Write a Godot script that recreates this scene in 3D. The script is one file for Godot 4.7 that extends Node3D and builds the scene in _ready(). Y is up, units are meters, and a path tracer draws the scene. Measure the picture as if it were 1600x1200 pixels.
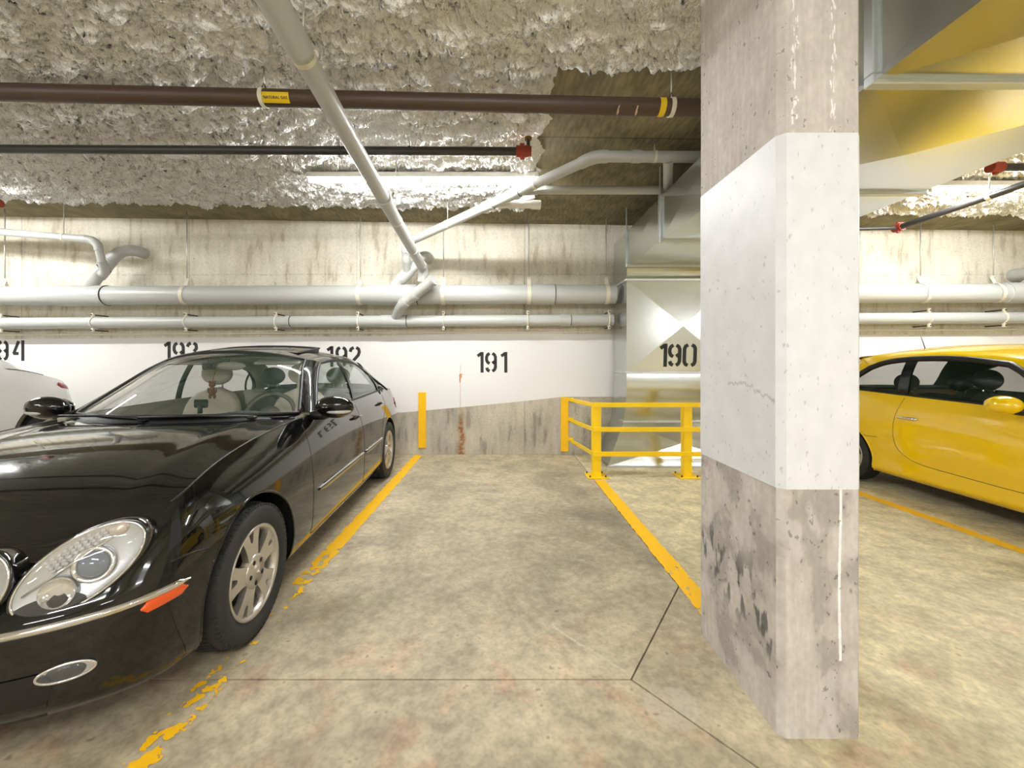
extends Node3D
# An underground car park. x runs along the back wall, y is up, the camera looks along -z; "d" below is the distance in front of the camera plane (z = -d).

var mats := {}
var names := {}
var rng := RandomNumberGenerator.new()

# ---------------------------------------------------------------- naming
func numbered(n: String) -> String:
	if not names.has(n):
		names[n] = 0
		return n
	names[n] += 1
	return "%s_%03d" % [n, names[n]]

func thing(called: String, label: String, category: String, at := Vector3.ZERO, group := "") -> Node3D:
	var o := Node3D.new()
	o.name = numbered(called)
	add_child(o)
	o.position = at
	tag(o, label, category, group)
	return o

func tag(o: Node, label: String, category: String, group := "") -> void:
	o.set_meta("label", label)
	o.set_meta("category", category)
	if group != "":
		o.set_meta("group", group)

func structure(called: String) -> Node3D:
	var o := Node3D.new()
	o.name = called
	add_child(o)
	o.set_meta("kind", "structure")
	return o

func sub(called: String, parent: Node, at := Vector3.ZERO) -> Node3D:
	var o := Node3D.new()
	o.name = called
	parent.add_child(o, true)
	o.position = at
	return o

# ---------------------------------------------------------------- mesh helpers
func begin(smooth := true) -> SurfaceTool:
	var st := SurfaceTool.new()
	st.begin(Mesh.PRIMITIVE_TRIANGLES)
	st.set_smooth_group(0 if smooth else -1)
	return st

func mesh_of(st: SurfaceTool) -> ArrayMesh:
	st.generate_normals()
	st.index()
	return st.commit()

func put(st: SurfaceTool, m: Material, called: String, parent: Node) -> MeshInstance3D:
	return place(mesh_of(st), m, called, parent)

func place(me: Mesh, m: Material, called: String, parent: Node, at := Vector3.ZERO) -> MeshInstance3D:
	var o := MeshInstance3D.new()
	o.mesh = me
	o.material_override = m
	o.name = called if parent != self else numbered(called)
	parent.add_child(o, true)
	o.position = at
	return o

func tri(st: SurfaceTool, a: Vector3, b: Vector3, c: Vector3) -> void:
	st.add_vertex(a)
	st.add_vertex(b)
	st.add_vertex(c)

func quad(st: SurfaceTool, a: Vector3, b: Vector3, c: Vector3, d: Vector3) -> void:
	tri(st, a, b, c)
	tri(st, a, c, d)

func grid(st: SurfaceTool, rows: Array, flip := false) -> void:
	for i in rows.size() - 1:
		var p: PackedVector3Array = rows[i]
		var q: PackedVector3Array = rows[i + 1]
		for j in p.size() - 1:
			if flip:
				quad(st, p[j], q[j], q[j + 1], p[j + 1])
			else:
				quad(st, p[j], p[j + 1], q[j + 1], q[j])

# a box with chamfered edges
func box(st: SurfaceTool, c: Vector3, s: Vector3, bev := 0.0, bas := Basis.IDENTITY) -> void:
	var h := s * 0.5
	bev = minf(bev, minf(h.x, minf(h.y, h.z)) * 0.9)
	var f := func(sx: float, sy: float, sz: float, ax: int) -> Vector3:
		var v := Vector3(sx * (h.x - (0.0 if ax == 0 else bev)), sy * (h.y - (0.0 if ax == 1 else bev)), sz * (h.z - (0.0 if ax == 2 else bev)))
		return c + bas * v
	for sg in [-1.0, 1.0]:
		oquad(st, c, f.call(sg, -1, -1, 0), f.call(sg, 1, -1, 0), f.call(sg, 1, 1, 0), f.call(sg, -1, 1, 0))
		oquad(st, c, f.call(-1, sg, -1, 1), f.call(1, sg, -1, 1), f.call(1, sg, 1, 1), f.call(-1, sg, 1, 1))
		oquad(st, c, f.call(-1, -1, sg, 2), f.call(1, -1, sg, 2), f.call(1, 1, sg, 2), f.call(-1, 1, sg, 2))
	if bev <= 0.0:
		return
	for a in [-1.0, 1.0]:
		for b in [-1.0, 1.0]:
			oquad(st, c, f.call(a, b, -1, 0), f.call(a, b, 1, 0), f.call(a, b, 1, 1), f.call(a, b, -1, 1))
			oquad(st, c, f.call(a, -1, b, 0), f.call(a, 1, b, 0), f.call(a, 1, b, 2), f.call(a, -1, b, 2))
			oquad(st, c, f.call(-1, a, b, 1), f.call(1, a, b, 1), f.call(1, a, b, 2), f.call(-1, a, b, 2))
			for e in [-1.0, 1.0]:
				otri(st, c, f.call(a, b, e, 0), f.call(a, b, e, 1), f.call(a, b, e, 2))

# faces turned away from a centre
func otri(st: SurfaceTool, o: Vector3, a: Vector3, b: Vector3, c: Vector3) -> void:
	if (b - a).cross(c - a).dot((a + b + c) / 3.0 - o) > 0.0:
		tri(st, a, c, b)
	else:
		tri(st, a, b, c)

func oquad(st: SurfaceTool, o: Vector3, a: Vector3, b: Vector3, c: Vector3, d: Vector3) -> void:
	if (b - a).cross(c - a).dot((a + b + c + d) / 4.0 - o) > 0.0:
		quad(st, a, d, c, b)
	else:
		quad(st, a, b, c, d)

func spline(p: Array, n: int) -> PackedVector3Array:
	var out := PackedVector3Array()
	for i in n + 1:
		out.append(along(p, float(i) / n))
	return out

func along(p: Array, t: float) -> Vector3:
	var k := p.size() - 1
	var x := clampf(t, 0.0, 1.0) * k
	var i := mini(int(x), k - 1)
	var a: Vector3 = p[i]
	var b: Vector3 = p[i + 1]
	var pre: Vector3 = p[i - 1] if i > 0 else a * 2.0 - b
	var post: Vector3 = p[i + 2] if i + 2 <= k else b * 2.0 - a
	return a.cubic_interpolate(b, pre, post, x - i)

func tube(st: SurfaceTool, path: PackedVector3Array, r, seg := 20, caps := true) -> void:
	var n := path.size()
	var rows := []
	var up := Vector3.ZERO
	for i in n:
		var t := (path[mini(i + 1, n - 1)] - path[maxi(i - 1, 0)]).normalized()
		if up == Vector3.ZERO:
			up = t.cross(Vector3.UP if absf(t.y) < 0.9 else Vector3.RIGHT).normalized()
		up = (up - t * up.dot(t)).normalized()
		var side := t.cross(up)
		var rad: float = r[i] if r is Array else r
		var ring := PackedVector3Array()
		for j in seg + 1:
			var a := TAU * (j % seg) / seg
			ring.append(path[i] + (up * cos(a) + side * sin(a)) * rad)
		rows.append(ring)
	grid(st, rows, true)
	if caps:
		for e in [0, n - 1]:
			var o := path[1] if e == 0 else path[n - 2]
			for j in seg:
				otri(st, o, path[e], rows[e][j], rows[e][j + 1])

func lathe(st: SurfaceTool, xf: Transform3D, prof: Array, seg := 32) -> void:
	# prof: Vector2(radius, distance along local y)
	var rows := []
	for j in seg + 1:
		var a := TAU * (j % seg) / seg
		var ring := PackedVector3Array()
		for p in prof:
			ring.append(xf * Vector3(cos(a) * p.x, p.y, sin(a) * p.x))
		rows.append(ring)
	grid(st, rows)

func ellipsoid(st: SurfaceTool, xf: Transform3D, seg := 24, rings := 12, from := 0.0, to := PI) -> void:
	var rows := []
	for i in rings + 1:
		var a := lerpf(from, to, float(i) / rings)
		var ring := PackedVector3Array()
		for j in seg + 1:
			var b := TAU * (j % seg) / seg
			ring.append(xf * Vector3(sin(a) * cos(b), cos(a), sin(a) * sin(b)))
		rows.append(ring)
	grid(st, rows)

# a flat outline given thickness; xf maps (x, y, 0..depth)
func prism(st: SurfaceTool, poly: PackedVector2Array, xf: Transform3D, depth: float) -> void:
	if not Geometry2D.is_polygon_clockwise(poly):
		poly.reverse()
	var idx := Geometry2D.triangulate_polygon(poly)
	for k in range(0, idx.size(), 3):
		var a := poly[idx[k]]
		var b := poly[idx[k + 1]]
		var c := poly[idx[k + 2]]
		if (b - a).cross(c - a) > 0.0:
			var t := b
			b = c
			c = t
		tri(st, xf * Vector3(a.x, a.y, depth), xf * Vector3(b.x, b.y, depth), xf * Vector3(c.x, c.y, depth))
		tri(st, xf * Vector3(a.x, a.y, 0), xf * Vector3(c.x, c.y, 0), xf * Vector3(b.x, b.y, 0))
	for i in poly.size():
		var a := poly[i]
		var b := poly[(i + 1) % poly.size()]
		quad(st, xf * Vector3(a.x, a.y, depth), xf * Vector3(a.x, a.y, 0), xf * Vector3(b.x, b.y, 0), xf * Vector3(b.x, b.y, depth))

func coons(c0: PackedVector3Array, c1: PackedVector3Array, d0: PackedVector3Array, d1: PackedVector3Array, bulge: Callable) -> Array:
	# c0 (v = 0) and c1 (v = 1) run along u; d0 (u = 0) and d1 (u = 1) run along v
	var rows := []
	var nu := c0.size() - 1
	var nv := d0.size() - 1
	for j in nv + 1:
		var v := float(j) / nv
		var row := PackedVector3Array()
		for i in nu + 1:
			var u := float(i) / nu
			var p := c0[i].lerp(c1[i], v) + d0[j].lerp(d1[j], u) - (c0[0] * (1 - u) * (1 - v) + c0[nu] * u * (1 - v) + c1[0] * (1 - u) * v + c1[nu] * u * v)
			row.append(p + bulge.call(u, v))
		rows.append(row)
	return rows

func mirrored(p: PackedVector3Array) -> PackedVector3Array:
	var o := PackedVector3Array()
	for v in p:
		o.append(Vector3(-v.x, v.y, v.z))
	return o

# ---------------------------------------------------------------- materials
func mat(called: String, c: Color, rough := 0.6, metal := 0.0, coat := 0.0) -> StandardMaterial3D:
	if mats.has(called):
		return mats[called]
	var m := StandardMaterial3D.new()
	m.resource_name = called
	m.albedo_color = c
	m.roughness = rough
	m.metallic = metal
	if coat > 0.0:
		m.clearcoat_enabled = true
		m.clearcoat = coat
		m.clearcoat_roughness = 0.03
	mats[called] = m
	return m

func glass(called: String, c: Color) -> StandardMaterial3D:
	if mats.has(called):
		return mats[called]
	var m := mat(called, c, 0.02)
	m.transparency = BaseMaterial3D.TRANSPARENCY_ALPHA
	m.cull_mode = BaseMaterial3D.CULL_DISABLED
	return m

func fbm(freq: float, s: int, oct := 4) -> FastNoiseLite:
	var n := FastNoiseLite.new()
	n.noise_type = FastNoiseLite.TYPE_SIMPLEX_SMOOTH
	n.seed = s
	n.frequency = freq
	n.fractal_octaves = oct
	return n

func picture(w: int, h: int, f: Callable) -> ImageTexture:
	var im := Image.create(w, h, false, Image.FORMAT_RGB8)
	for y in h:
		for x in w:
			im.set_pixel(x, y, f.call(x, y))
	return ImageTexture.create_from_image(im)

func tiled(size: int, s: int, freq: float, lo: float, hi: float, oct := 5) -> ImageTexture:
	var im := fbm(freq, s, oct).get_seamless_image(size, size)
	im.convert(Image.FORMAT_L8)
	for y in size:
		for x in size:
			var g := lerpf(lo, hi, im.get_pixel(x, y).r)
			im.set_pixel(x, y, Color(g, g, g))
	return ImageTexture.create_from_image(im)

func rgb8(r: float, g: float, b: float) -> Color:
	return Color(r / 255.0, g / 255.0, b / 255.0)

func ceil_y(x: float) -> float:
	return 3.36 - 0.014 * x

# ---------------------------------------------------------------- the room
func concrete_materials() -> void:
	var grain := tiled(512, 5, 0.10, 0.90, 1.08)
	var relief := tiled(512, 9, 0.03, 0.0, 1.0)
	mats["grain"] = grain
	mats["relief"] = relief
	# floor: beige sealed concrete with grey tyre marks, damp patches and a paler, cleaner bay to the right
	var n1 := fbm(0.9, 11, 5)
	var n2 := fbm(3.5, 12, 5)
	var n3 := fbm(0.5, 13, 3)
	var n4 := fbm(14.0, 15, 3)
	var W := 1640
	var H := 820
	var floor_tex := picture(W, H, func(px: int, py: int) -> Color:
		var x := -8.2 + px * 0.01
		var d := -2.0 + py * 0.01
		var a := n1.get_noise_2d(x, d)
		var b := n2.get_noise_2d(x, d)
		var e := n4.get_noise_2d(x, d)
		var c := rgb8(190, 176, 147).lerp(rgb8(168, 156, 130), clampf(0.5 + a * 1.3, 0.0, 1.0))
		if x > 1.08 + 0.02 * b:
			c = c.lerp(rgb8(216, 203, 162), 0.75)
		# dark tyre and drip stains in the empty bay, with blurred outlines of their own
		var st := exp(-pow((x - (0.95 - 0.17 * (d - 3.2) + 0.12 * a)) / 0.26, 2.0)) * smoothstep(2.3, 2.9, d + 0.3 * b) * smoothstep(5.9, 4.6, d + 0.3 * a)
		st += 0.75 * exp(-pow((x - (0.40 + 0.5 * a)) / 0.36, 2.0)) * smoothstep(1.9, 2.6, d + 0.3 * b) * smoothstep(4.6, 3.4, d)
		st += 0.4 * exp(-pow((x + 0.62 + 0.5 * a) / 0.3, 2.0)) * smoothstep(1.6, 2.6, d) * smoothstep(5.6, 4.4, d)
		st += 0.5 * exp(-(pow((x - 0.9) / 0.16, 2.0) + pow((d - 2.02) / 0.18, 2.0)))
		st *= clampf(0.75 + b * 0.9, 0.2, 1.2)
		c = c.lerp(rgb8(104, 98, 84), clampf(st * (0.5 + 0.5 * n2.get_noise_2d(x * 0.6 + 5.0, d * 0.6)), 0.0, 0.7))
		# reddish rusty blush near the front edge
		var rust := smoothstep(0.12, 0.5, n2.get_noise_2d(x * 0.8 + 31.0, d * 0.8)) * smoothstep(2.6, 1.6, d)
		c = c.lerp(rgb8(186, 140, 112), rust * 0.35)
		var pale := smoothstep(0.25, 0.6, n2.get_noise_2d(x + 77.0, d * 1.6))
		c = c.lerp(rgb8(204, 196, 168), pale * 0.35)
		c = c * (1.0 + 0.16 * b + 0.12 * e + 0.05 * n4.get_noise_2d(x * 3.0, d * 3.0))
		# pale chipped crack running to the joint corner, and a rubbed white patch in front of it
		var ct := clampf((x - 0.27) / 0.29, 0.0, 1.0)
		if x > 0.27 and x < 0.56 and absf(d - lerpf(2.13, 1.80, ct) - 0.02 * b) < 0.009 + 0.05 * maxf(0.0, 0.18 - ct):
			c = rgb8(200, 190, 166)
		var rub := pow((x - 0.66) / 0.16, 2.0) + pow((d - 1.62) / 0.10, 2.0) + b * 1.2
		c = c.lerp(rgb8(206, 198, 180), 0.45 * smoothstep(1.0, 0.5, rub))
		# small dark spots
		if e > 0.62 and b > 0.15:
			c = c * 0.72
		c.a = 1.0
		return c)
	var fm := mat("floor concrete", Color.WHITE, 0.62)
	fm.albedo_texture = floor_tex
	fm.detail_enabled = true
	fm.detail_blend_mode = BaseMaterial3D.BLEND_MODE_MUL
	fm.detail_uv_layer = BaseMaterial3D.DETAIL_UV_2
	fm.detail_albedo = grain
	fm.heightmap_enabled = false
	# wall: pale poured concrete with plank streaks; grey and stained low down, where it was never washed with lime
	var w1 := fbm(1.2, 21, 4)
	var w2 := fbm(6.0, 22, 5)
	var wall_tex := picture(2048, 448, func(px: int, py: int) -> Color:
		var x := -8.4 + px * (16.8 / 2048.0)
		var y := 3.6 - py * (3.6 / 448.0)
		var streak := w2.get_noise_2d(x * 1.3, y * 0.25)
		var blot := w1.get_noise_2d(x, y)
		var fine := w2.get_noise_2d(x * 3.0 + 50.0, y * 3.0)
		var plank := w1.get_noise_1d(floorf(x / 0.61) * 7.3) * 0.5
		var c: Color
		if y > 1.25:
			c = rgb8(224, 218, 200).lerp(rgb8(182, 173, 150), clampf(0.20 + streak * 0.30 + blot * 0.35 + plank * 0.4, 0.0, 1.0))
			c = c.lerp(rgb8(150, 138, 112), smoothstep(0.30, 0.6, streak + 0.5 * blot) * 0.35)
		else:
			c = rgb8(196, 188, 168).lerp(rgb8(158, 152, 138), clampf(0.42 + streak * 0.5 + blot * 0.6 + plank, 0.0, 1.0))
			# dark water runs and one rusty leak below the crack
			c = c.lerp(rgb8(112, 108, 98), smoothstep(0.25, 0.55, streak + 0.35 * blot) * 0.35 * smoothstep(0.0, 0.3, 0.9 - y))
			var rr := exp(-pow((x + 0.555 + 0.012 * sin(y * 19.0)) / (0.035 + 0.03 * (0.7 - y)), 2.0)) * smoothstep(0.78, 0.35, y)
			c = c.lerp(rgb8(134, 84, 44), clampf(rr * (0.75 + fine), 0.0, 0.85))
		var seam := absf(fposmod(x - 0.36, 2.44) - 0.0)
		if seam < 0.012 or absf(y - 2.62 - 0.01 * blot) < 0.006 and fine > -0.1:
			c = c * 0.86
		if fine > 0.5:
			c = c * 0.8
		c = c * (1.0 + 0.07 * fine)
		c.a = 1.0
		return c)
	var wm := mat("wall concrete", Color.WHITE, 0.85)
	wm.albedo_texture = wall_tex
	wm.texture_repeat = false
	# plain concrete for the slab overhead and walls out of view
	var slab := mat("slab concrete", rgb8(150, 139, 108), 0.85)
	slab.albedo_texture = picture(512, 512, func(px: int, py: int) -> Color:
		var v := 0.82 + 0.20 * w2.get_noise_2d(px * 0.01 * 4.0, py * 0.01 * 0.7) + 0.16 * w1.get_noise_2d(px * 0.02, py * 0.02)
		if py % 128 < 2:
			v *= 0.75
		return Color(v, v, v * 0.96))
	slab.uv1_triplanar = true
	slab.uv1_world_triplanar = true
	slab.uv1_scale = Vector3(0.2, 0.2, 0.2)
	# pillar concrete
	var p1 := fbm(3.0, 31, 4)
	var p2 := fbm(11.0, 32, 5)
	var pil := mat("pillar concrete", Color.WHITE, 0.8)
	pil.albedo_texture = picture(1024, 1024, func(px: int, py: int) -> Color:
		# one metre of unrolled girth across (0..1), 3.4 m of height down
		var x := px / 1024.0 * 1.9
		var y := 3.4 - py / 1024.0 * 3.4
		var streak := p2.get_noise_2d(x * 2.2, y * 0.3)
		var blot := p1.get_noise_2d(x, y)
		var fine := p2.get_noise_2d(x * 2.0 + 9.0, y * 2.0)
		var c := rgb8(206, 199, 190).lerp(rgb8(172, 164, 155), clampf(0.40 + streak * 0.35 + blot * 0.4, 0.0, 1.0))
		if y < 1.0:
			c = c.lerp(rgb8(150, 143, 134), clampf(smoothstep(-0.05, 0.25, blot + 0.3 * fine), 0.0, 1.0) * 0.55)
			c = c.lerp(rgb8(208, 202, 196), smoothstep(0.15, 0.4, p1.get_noise_2d(x * 1.3 + 20.0, y * 0.9)) * 0.6)
			# black scrape marks left by bumpers on the face towards the bay (x about 1.05 .. 1.6)
			if x > 0.95 and x < 1.62:
				var sc := smoothstep(0.1, 0.35, p2.get_noise_2d(x * 0.9 + 4.0, y * 0.35)) * exp(-pow((y - 0.42 - 0.18 * (x - 1.3)) / 0.13, 2.0))
				c = c.lerp(rgb8(74, 74, 70), clampf(sc * 0.9, 0.0, 0.7))
		# drips and chips of white paint
		var drip := absf(x - 0.77 - 0.004 * sin(y * 9.0))
		if drip < 0.007 and y < 0.9 and y > 0.28:
			c = rgb8(238, 236, 234)
		if y > 2.15:
			if (absf(x - 0.54) < 0.025 * (0.5 + fine) or absf(x - 0.735) < 0.018 * (0.5 + fine)) and p2.get_noise_2d(x * 6.0, y * 1.2) > 0.12:
				c = rgb8(232, 228, 226)
		if fine > 0.46 and blot > 0.0:
			c = c * 0.74
		c = c * (1.0 + 0.06 * fine)
		c.a = 1.0
		return c)

func floor_uv(st: SurfaceTool, v: Vector3) -> void:
	st.set_uv(Vector2((v.x + 8.2) / 16.4, (-v.z + 2.0) / 8.2))
	st.set_uv2(Vector2(v.x / 1.3, v.z / 1.3))

func floor_slab(parent: Node, poly: Array, m: Material) -> void:
	var p := PackedVector2Array(poly)
	if not Geometry2D.is_polygon_clockwise(p):
		p.reverse()
	var shr := Geometry2D.offset_polygon(p, -0.004, Geometry2D.JOIN_MITER)
	p = shr[0]
	var st := begin(false)
	var idx := Geometry2D.triangulate_polygon(p)
	for k in range(0, idx.size(), 3):
		var a := p[idx[k]]
		var b := p[idx[k + 1]]
		var c := p[idx[k + 2]]
		if (b - a).cross(c - a) > 0:
			var t := b
			b = c
			c = t
		for q in [a, c, b]:
			var v := Vector3(q.x, 0, -q.y)
			floor_uv(st, v)
			st.add_vertex(v)
	for i in p.size():
		var a := p[i]
		var b := p[(i + 1) % p.size()]
		for q in [[a, 0.0], [a, -0.04], [b, -0.04], [a, 0.0], [b, -0.04], [b, 0.0]]:
			var v := Vector3(q[0].x, q[1], -q[0].y)
			floor_uv(st, v)
			st.add_vertex(v)
	put(st, m, "slab", parent)

func build_room() -> void:
	concrete_materials()
	var fl := structure("floor")
	var fm: Material = mats["floor concrete"]
	# three slabs meet in saw-cut joints beside the pillar
	floor_slab(fl, [Vector2(-9.2, 1.78), Vector2(0.56, 1.78), Vector2(1.08, 2.52), Vector2(1.08, 6.1), Vector2(-9.2, 6.1)], fm)
	floor_slab(fl, [Vector2(1.08, 2.52), Vector2(0.56, 1.78), Vector2(1.15, 1.02), Vector2(2.6, -0.9), Vector2(9.2, -0.9), Vector2(9.2, 6.1), Vector2(1.08, 6.1)], fm)
	floor_slab(fl, [Vector2(-9.2, -10.0), Vector2(9.2, -10.0), Vector2(9.2, -0.9), Vector2(2.6, -0.9), Vector2(1.15, 1.02), Vector2(0.56, 1.78), Vector2(-9.2, 1.78)], fm)
	var st := begin(false)
	box(st, Vector3(0, -0.15, 1.95), Vector3(19, 0.22, 16.8))
	put(st, mat("joint dirt", rgb8(60, 52, 42), 0.95), "subfloor", fl)

	# back wall
	var wb := structure("wall_back")
	st = begin(false)
	var wx := [-9.2, 9.2]
	for q in [[0, 0.0], [0, 3.6], [1, 3.6], [0, 0.0], [1, 3.6], [1, 0.0]]:
		st.set_uv(Vector2((wx[q[0]] + 8.4) / 16.8, (3.6 - q[1]) / 3.6))
		st.add_vertex(Vector3(wx[q[0]], q[1], -6.1))
	put(st, mats["wall concrete"], "concrete_face", wb)
	st = begin(false)
	box(st, Vector3(0, 1.8, -6.26), Vector3(18.8, 3.9, 0.3))
	put(st, mats["slab concrete"], "core", wb)
	# white paint band, a thin coat with its own edges; its lower edge climbs to the right
	var paint := mat("white wall paint", rgb8(228, 226, 222), 0.55)
	var band := PackedVector2Array()
	for q in [[-9.2, 0.60], [-1.4, 0.61], [-0.4, 0.70], [0.36, 0.775], [0.93, 0.838], [1.9, 0.838], [9.2, 0.83], [9.2, 1.73], [0.93, 1.75], [0.93, 1.79], [-2.2, 1.715], [-9.2, 1.665]]:
		band.append(Vector2(q[0], q[1]))
	st = begin(false)
	prism(st, band, Transform3D(Basis.IDENTITY, Vector3(0, 0, -6.1)), 0.003)
	put(st, paint, "paint_band", wb)
	var yellow := mat("yellow paint", rgb8(246, 190, 8), 0.5)
	for s in [[-1.118, 0.10, 0.905], [0.95, 0.045, 0.83]]:
		st = begin(false)
		box(st, Vector3(s[0], (s[1] + s[2]) / 2, -6.088), Vector3(0.11, s[2] - s[1], 0.02), 0.003)
		put(st, yellow, "yellow_stripe", wb)
	# rusty crack running down the paint
	st = begin(false)
	var pp := PackedVector3Array()
	for k in 12:
		pp.append(Vector3(-0.565 + 0.006 * sin(k * 2.3), 1.30 - k * 0.06, -6.0965))
	tube(st, pp, 0.0022, 5)
	put(st, mat("rust", rgb8(170, 120, 74), 0.9), "crack_stain", wb)
	st = begin(false)
	for s in [[-0.563, 1.14, 0.022, 0.035], [-0.57, 1.09, 0.012, 0.05], [-0.548, 1.165, 0.016, 0.008]]:
		ellipsoid(st, Transform3D(Basis.from_scale(Vector3(s[2], s[3], 0.0012)), Vector3(s[0], s[1], -6.0965)), 10, 6)
	put(st, mat("rust light", rgb8(196, 150, 104), 0.9), "rust_spot", wb)

	for s in [["wall_left", -1.0], ["wall_right", 1.0]]:
		var w := structure(s[0])
		st = begin(false)
		box(st, Vector3(s[1] * 9.3, 1.8, 1.95), Vector3(0.2, 3.9, 16.8))
		put(st, mat("far wall", rgb8(206, 200, 184), 0.8), "face", w)
	var wf := structure("wall_front")
	st = begin(false)
	box(st, Vector3(0, 1.8, 10.1), Vector3(18.8, 3.9, 0.2))
	put(st, mats["far wall"], "face", wf)

	# slab overhead and the sprayed fibre insulation under it
	var ce := structure("ceiling")
	st = begin(false)
	var k0 := ceil_y(-9.4)
	var k1 := ceil_y(9.4)
	var sb := [Vector3(-9.4, k0, -6.4), Vector3(9.4, k1, -6.4), Vector3(9.4, k1, 10.2), Vector3(-9.4, k0, 10.2)]
	var sc := Vector3(0, 3.5, 2)
	oquad(st, sc, sb[0], sb[1], sb[2], sb[3])
	for i in 4:
		var up := Vector3(0, 0.3, 0)
		oquad(st, sc, sb[i], sb[(i + 1) % 4], sb[(i + 1) % 4] + up, sb[i] + up)
	oquad(st, sc, sb[0] + Vector3(0, 0.3, 0), sb[1] + Vector3(0, 0.3, 0), sb[2] + Vector3(0, 0.3, 0), sb[3] + Vector3(0, 0.3, 0))
	put(st, mats["slab concrete"], "slab", ce)
	var fibre := mat("sprayed fibre", rgb8(244, 243, 238), 0.95)
	fibre.heightmap_enabled = true
	fibre.heightmap_texture = mats["relief"]
	fibre.heightmap_scale = 2.5
	fibre.uv1_triplanar = true
	fibre.uv1_world_triplanar = true
	fibre.uv1_scale = Vector3(2.2, 2.2, 2.2)
	var sp := fbm(2.6, 41, 5)
	var sp2 := fbm(9.0, 43, 3)
	var edge := fbm(2.4, 44, 4)
	var ins := func(x: float, d: float) -> float:
		var e := edge.get_noise_2d(x, d) * 0.09
		# the wall strip stays bare, and so does the slab round the duct
		var k := smoothstep(0.0, 0.07, 5.40 - d + e)
		var bare := minf(minf(x - 0.40, 4.1 - x), d - 2.84) + e
		k = minf(k, smoothstep(0.0, 0.07, -bare))
		if k <= 0.0:
			return 0.03
		var sx := x + 0.5 * d
		var n := sp.get_noise_2d(sx * 1.0, d * 1.5)
		var ridge := 1.0 - absf(sp2.get_noise_2d(sx * 0.55 + 0.3 * n, d * 1.15)) * 2.0
		return -k * maxf(0.012, 0.055 + 0.07 * n + 0.06 * (ridge - 0.4) + 0.03 * sp2.get_noise_2d(x * 2.1, d * 2.1))
	for part in [[-9.0, 9.0, 1.7, 5.6, 0.02], [-9.0, 9.0, -9.9, 1.7, 0.12]]:
		st = begin(true)
		var nx := int((part[1] - part[0]) / part[4])
		var nd := int((part[3] - part[2]) / part[4])
		var rows := []
		for j in nd + 1:
			var d: float = lerpf(part[2], part[3], float(j) / nd)
			var row := PackedVector3Array()
			for i in nx + 1:
				var x: float = lerpf(part[0], part[1], float(i) / nx)
				row.append(Vector3(x, ceil_y(x) + ins.call(x, d), -d))
			rows.append(row)
		for j in nd:
			for i in nx:
				var a: Vector3 = rows[j][i]
				var b: Vector3 = rows[j][i + 1]
				var c: Vector3 = rows[j + 1][i + 1]
				var d2: Vector3 = rows[j + 1][i]
				if minf(minf(a.y - ceil_y(a.x), b.y - ceil_y(b.x)), minf(c.y - ceil_y(c.x), d2.y - ceil_y(d2.x))) > 0.0:
					continue
				quad(st, a, b, c, d2)
		var o := put(st, fibre, "insulation", ce)
		o.set_meta("kind", "stuff")

# ---------------------------------------------------------------- painted bay lines: thin coats of paint with worn edges
func bay_line(label: String, x0: float, d0: float, x1: float, d1: float, w: float, wear: Callable, seed_: int) -> void:
	var n := fbm(9.0, seed_, 4)
	var st := begin(false)
	var cell := 0.009
	var L := d1 - d0
	var nl := int(L / cell)
	var nw := int((w + 0.06) / cell)
	var val := func(i: int, j: int) -> float:
		var d := d0 + i * cell
		var o := (j - nw * 0.5) * cell
		var nn := n.get_noise_2d(o * 1.5, d * 1.0) + 0.5 * n.get_noise_2d(o * 5.0 + 40.0, d * 5.0)
		return minf(w * 0.5 - absf(o) + nn * 0.012 , (0.55 - wear.call(d) * 1.15 + nn * 0.9) * 0.05)
	var prev := PackedFloat32Array()
	for i in nl + 1:
		var cur := PackedFloat32Array()
		for j in nw + 1:
			cur.append(val.call(i, j))
		if i > 0:
			for j in nw:
				var vs := [prev[j], prev[j + 1], cur[j + 1], cur[j]]
				var ps := [Vector2(i - 1, j), Vector2(i - 1, j + 1), Vector2(i, j + 1), Vector2(i, j)]
				var poly := []
				for k in 4:
					var a: float = vs[k]
					var b: float = vs[(k + 1) % 4]
					if a > 0.0:
						poly.append(ps[k])
					if (a > 0.0) != (b > 0.0):
						poly.append(ps[k].lerp(ps[(k + 1) % 4], a / (a - b)))
				for k in range(1, poly.size() - 1):
					for q in [poly[0], poly[k + 1], poly[k]]:
						var d: float = d0 + q.x * cell
						st.add_vertex(Vector3(lerpf(x0, x1, (d - d0) / L) + (q.y - nw * 0.5) * cell, 0.0022, -d))
		prev = cur
	var o := put(st, mat("line paint", rgb8(246, 188, 8), 0.6), "bay_line", self)
	tag(o, label, "floor marking", "yellow bay lines on the floor")

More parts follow.
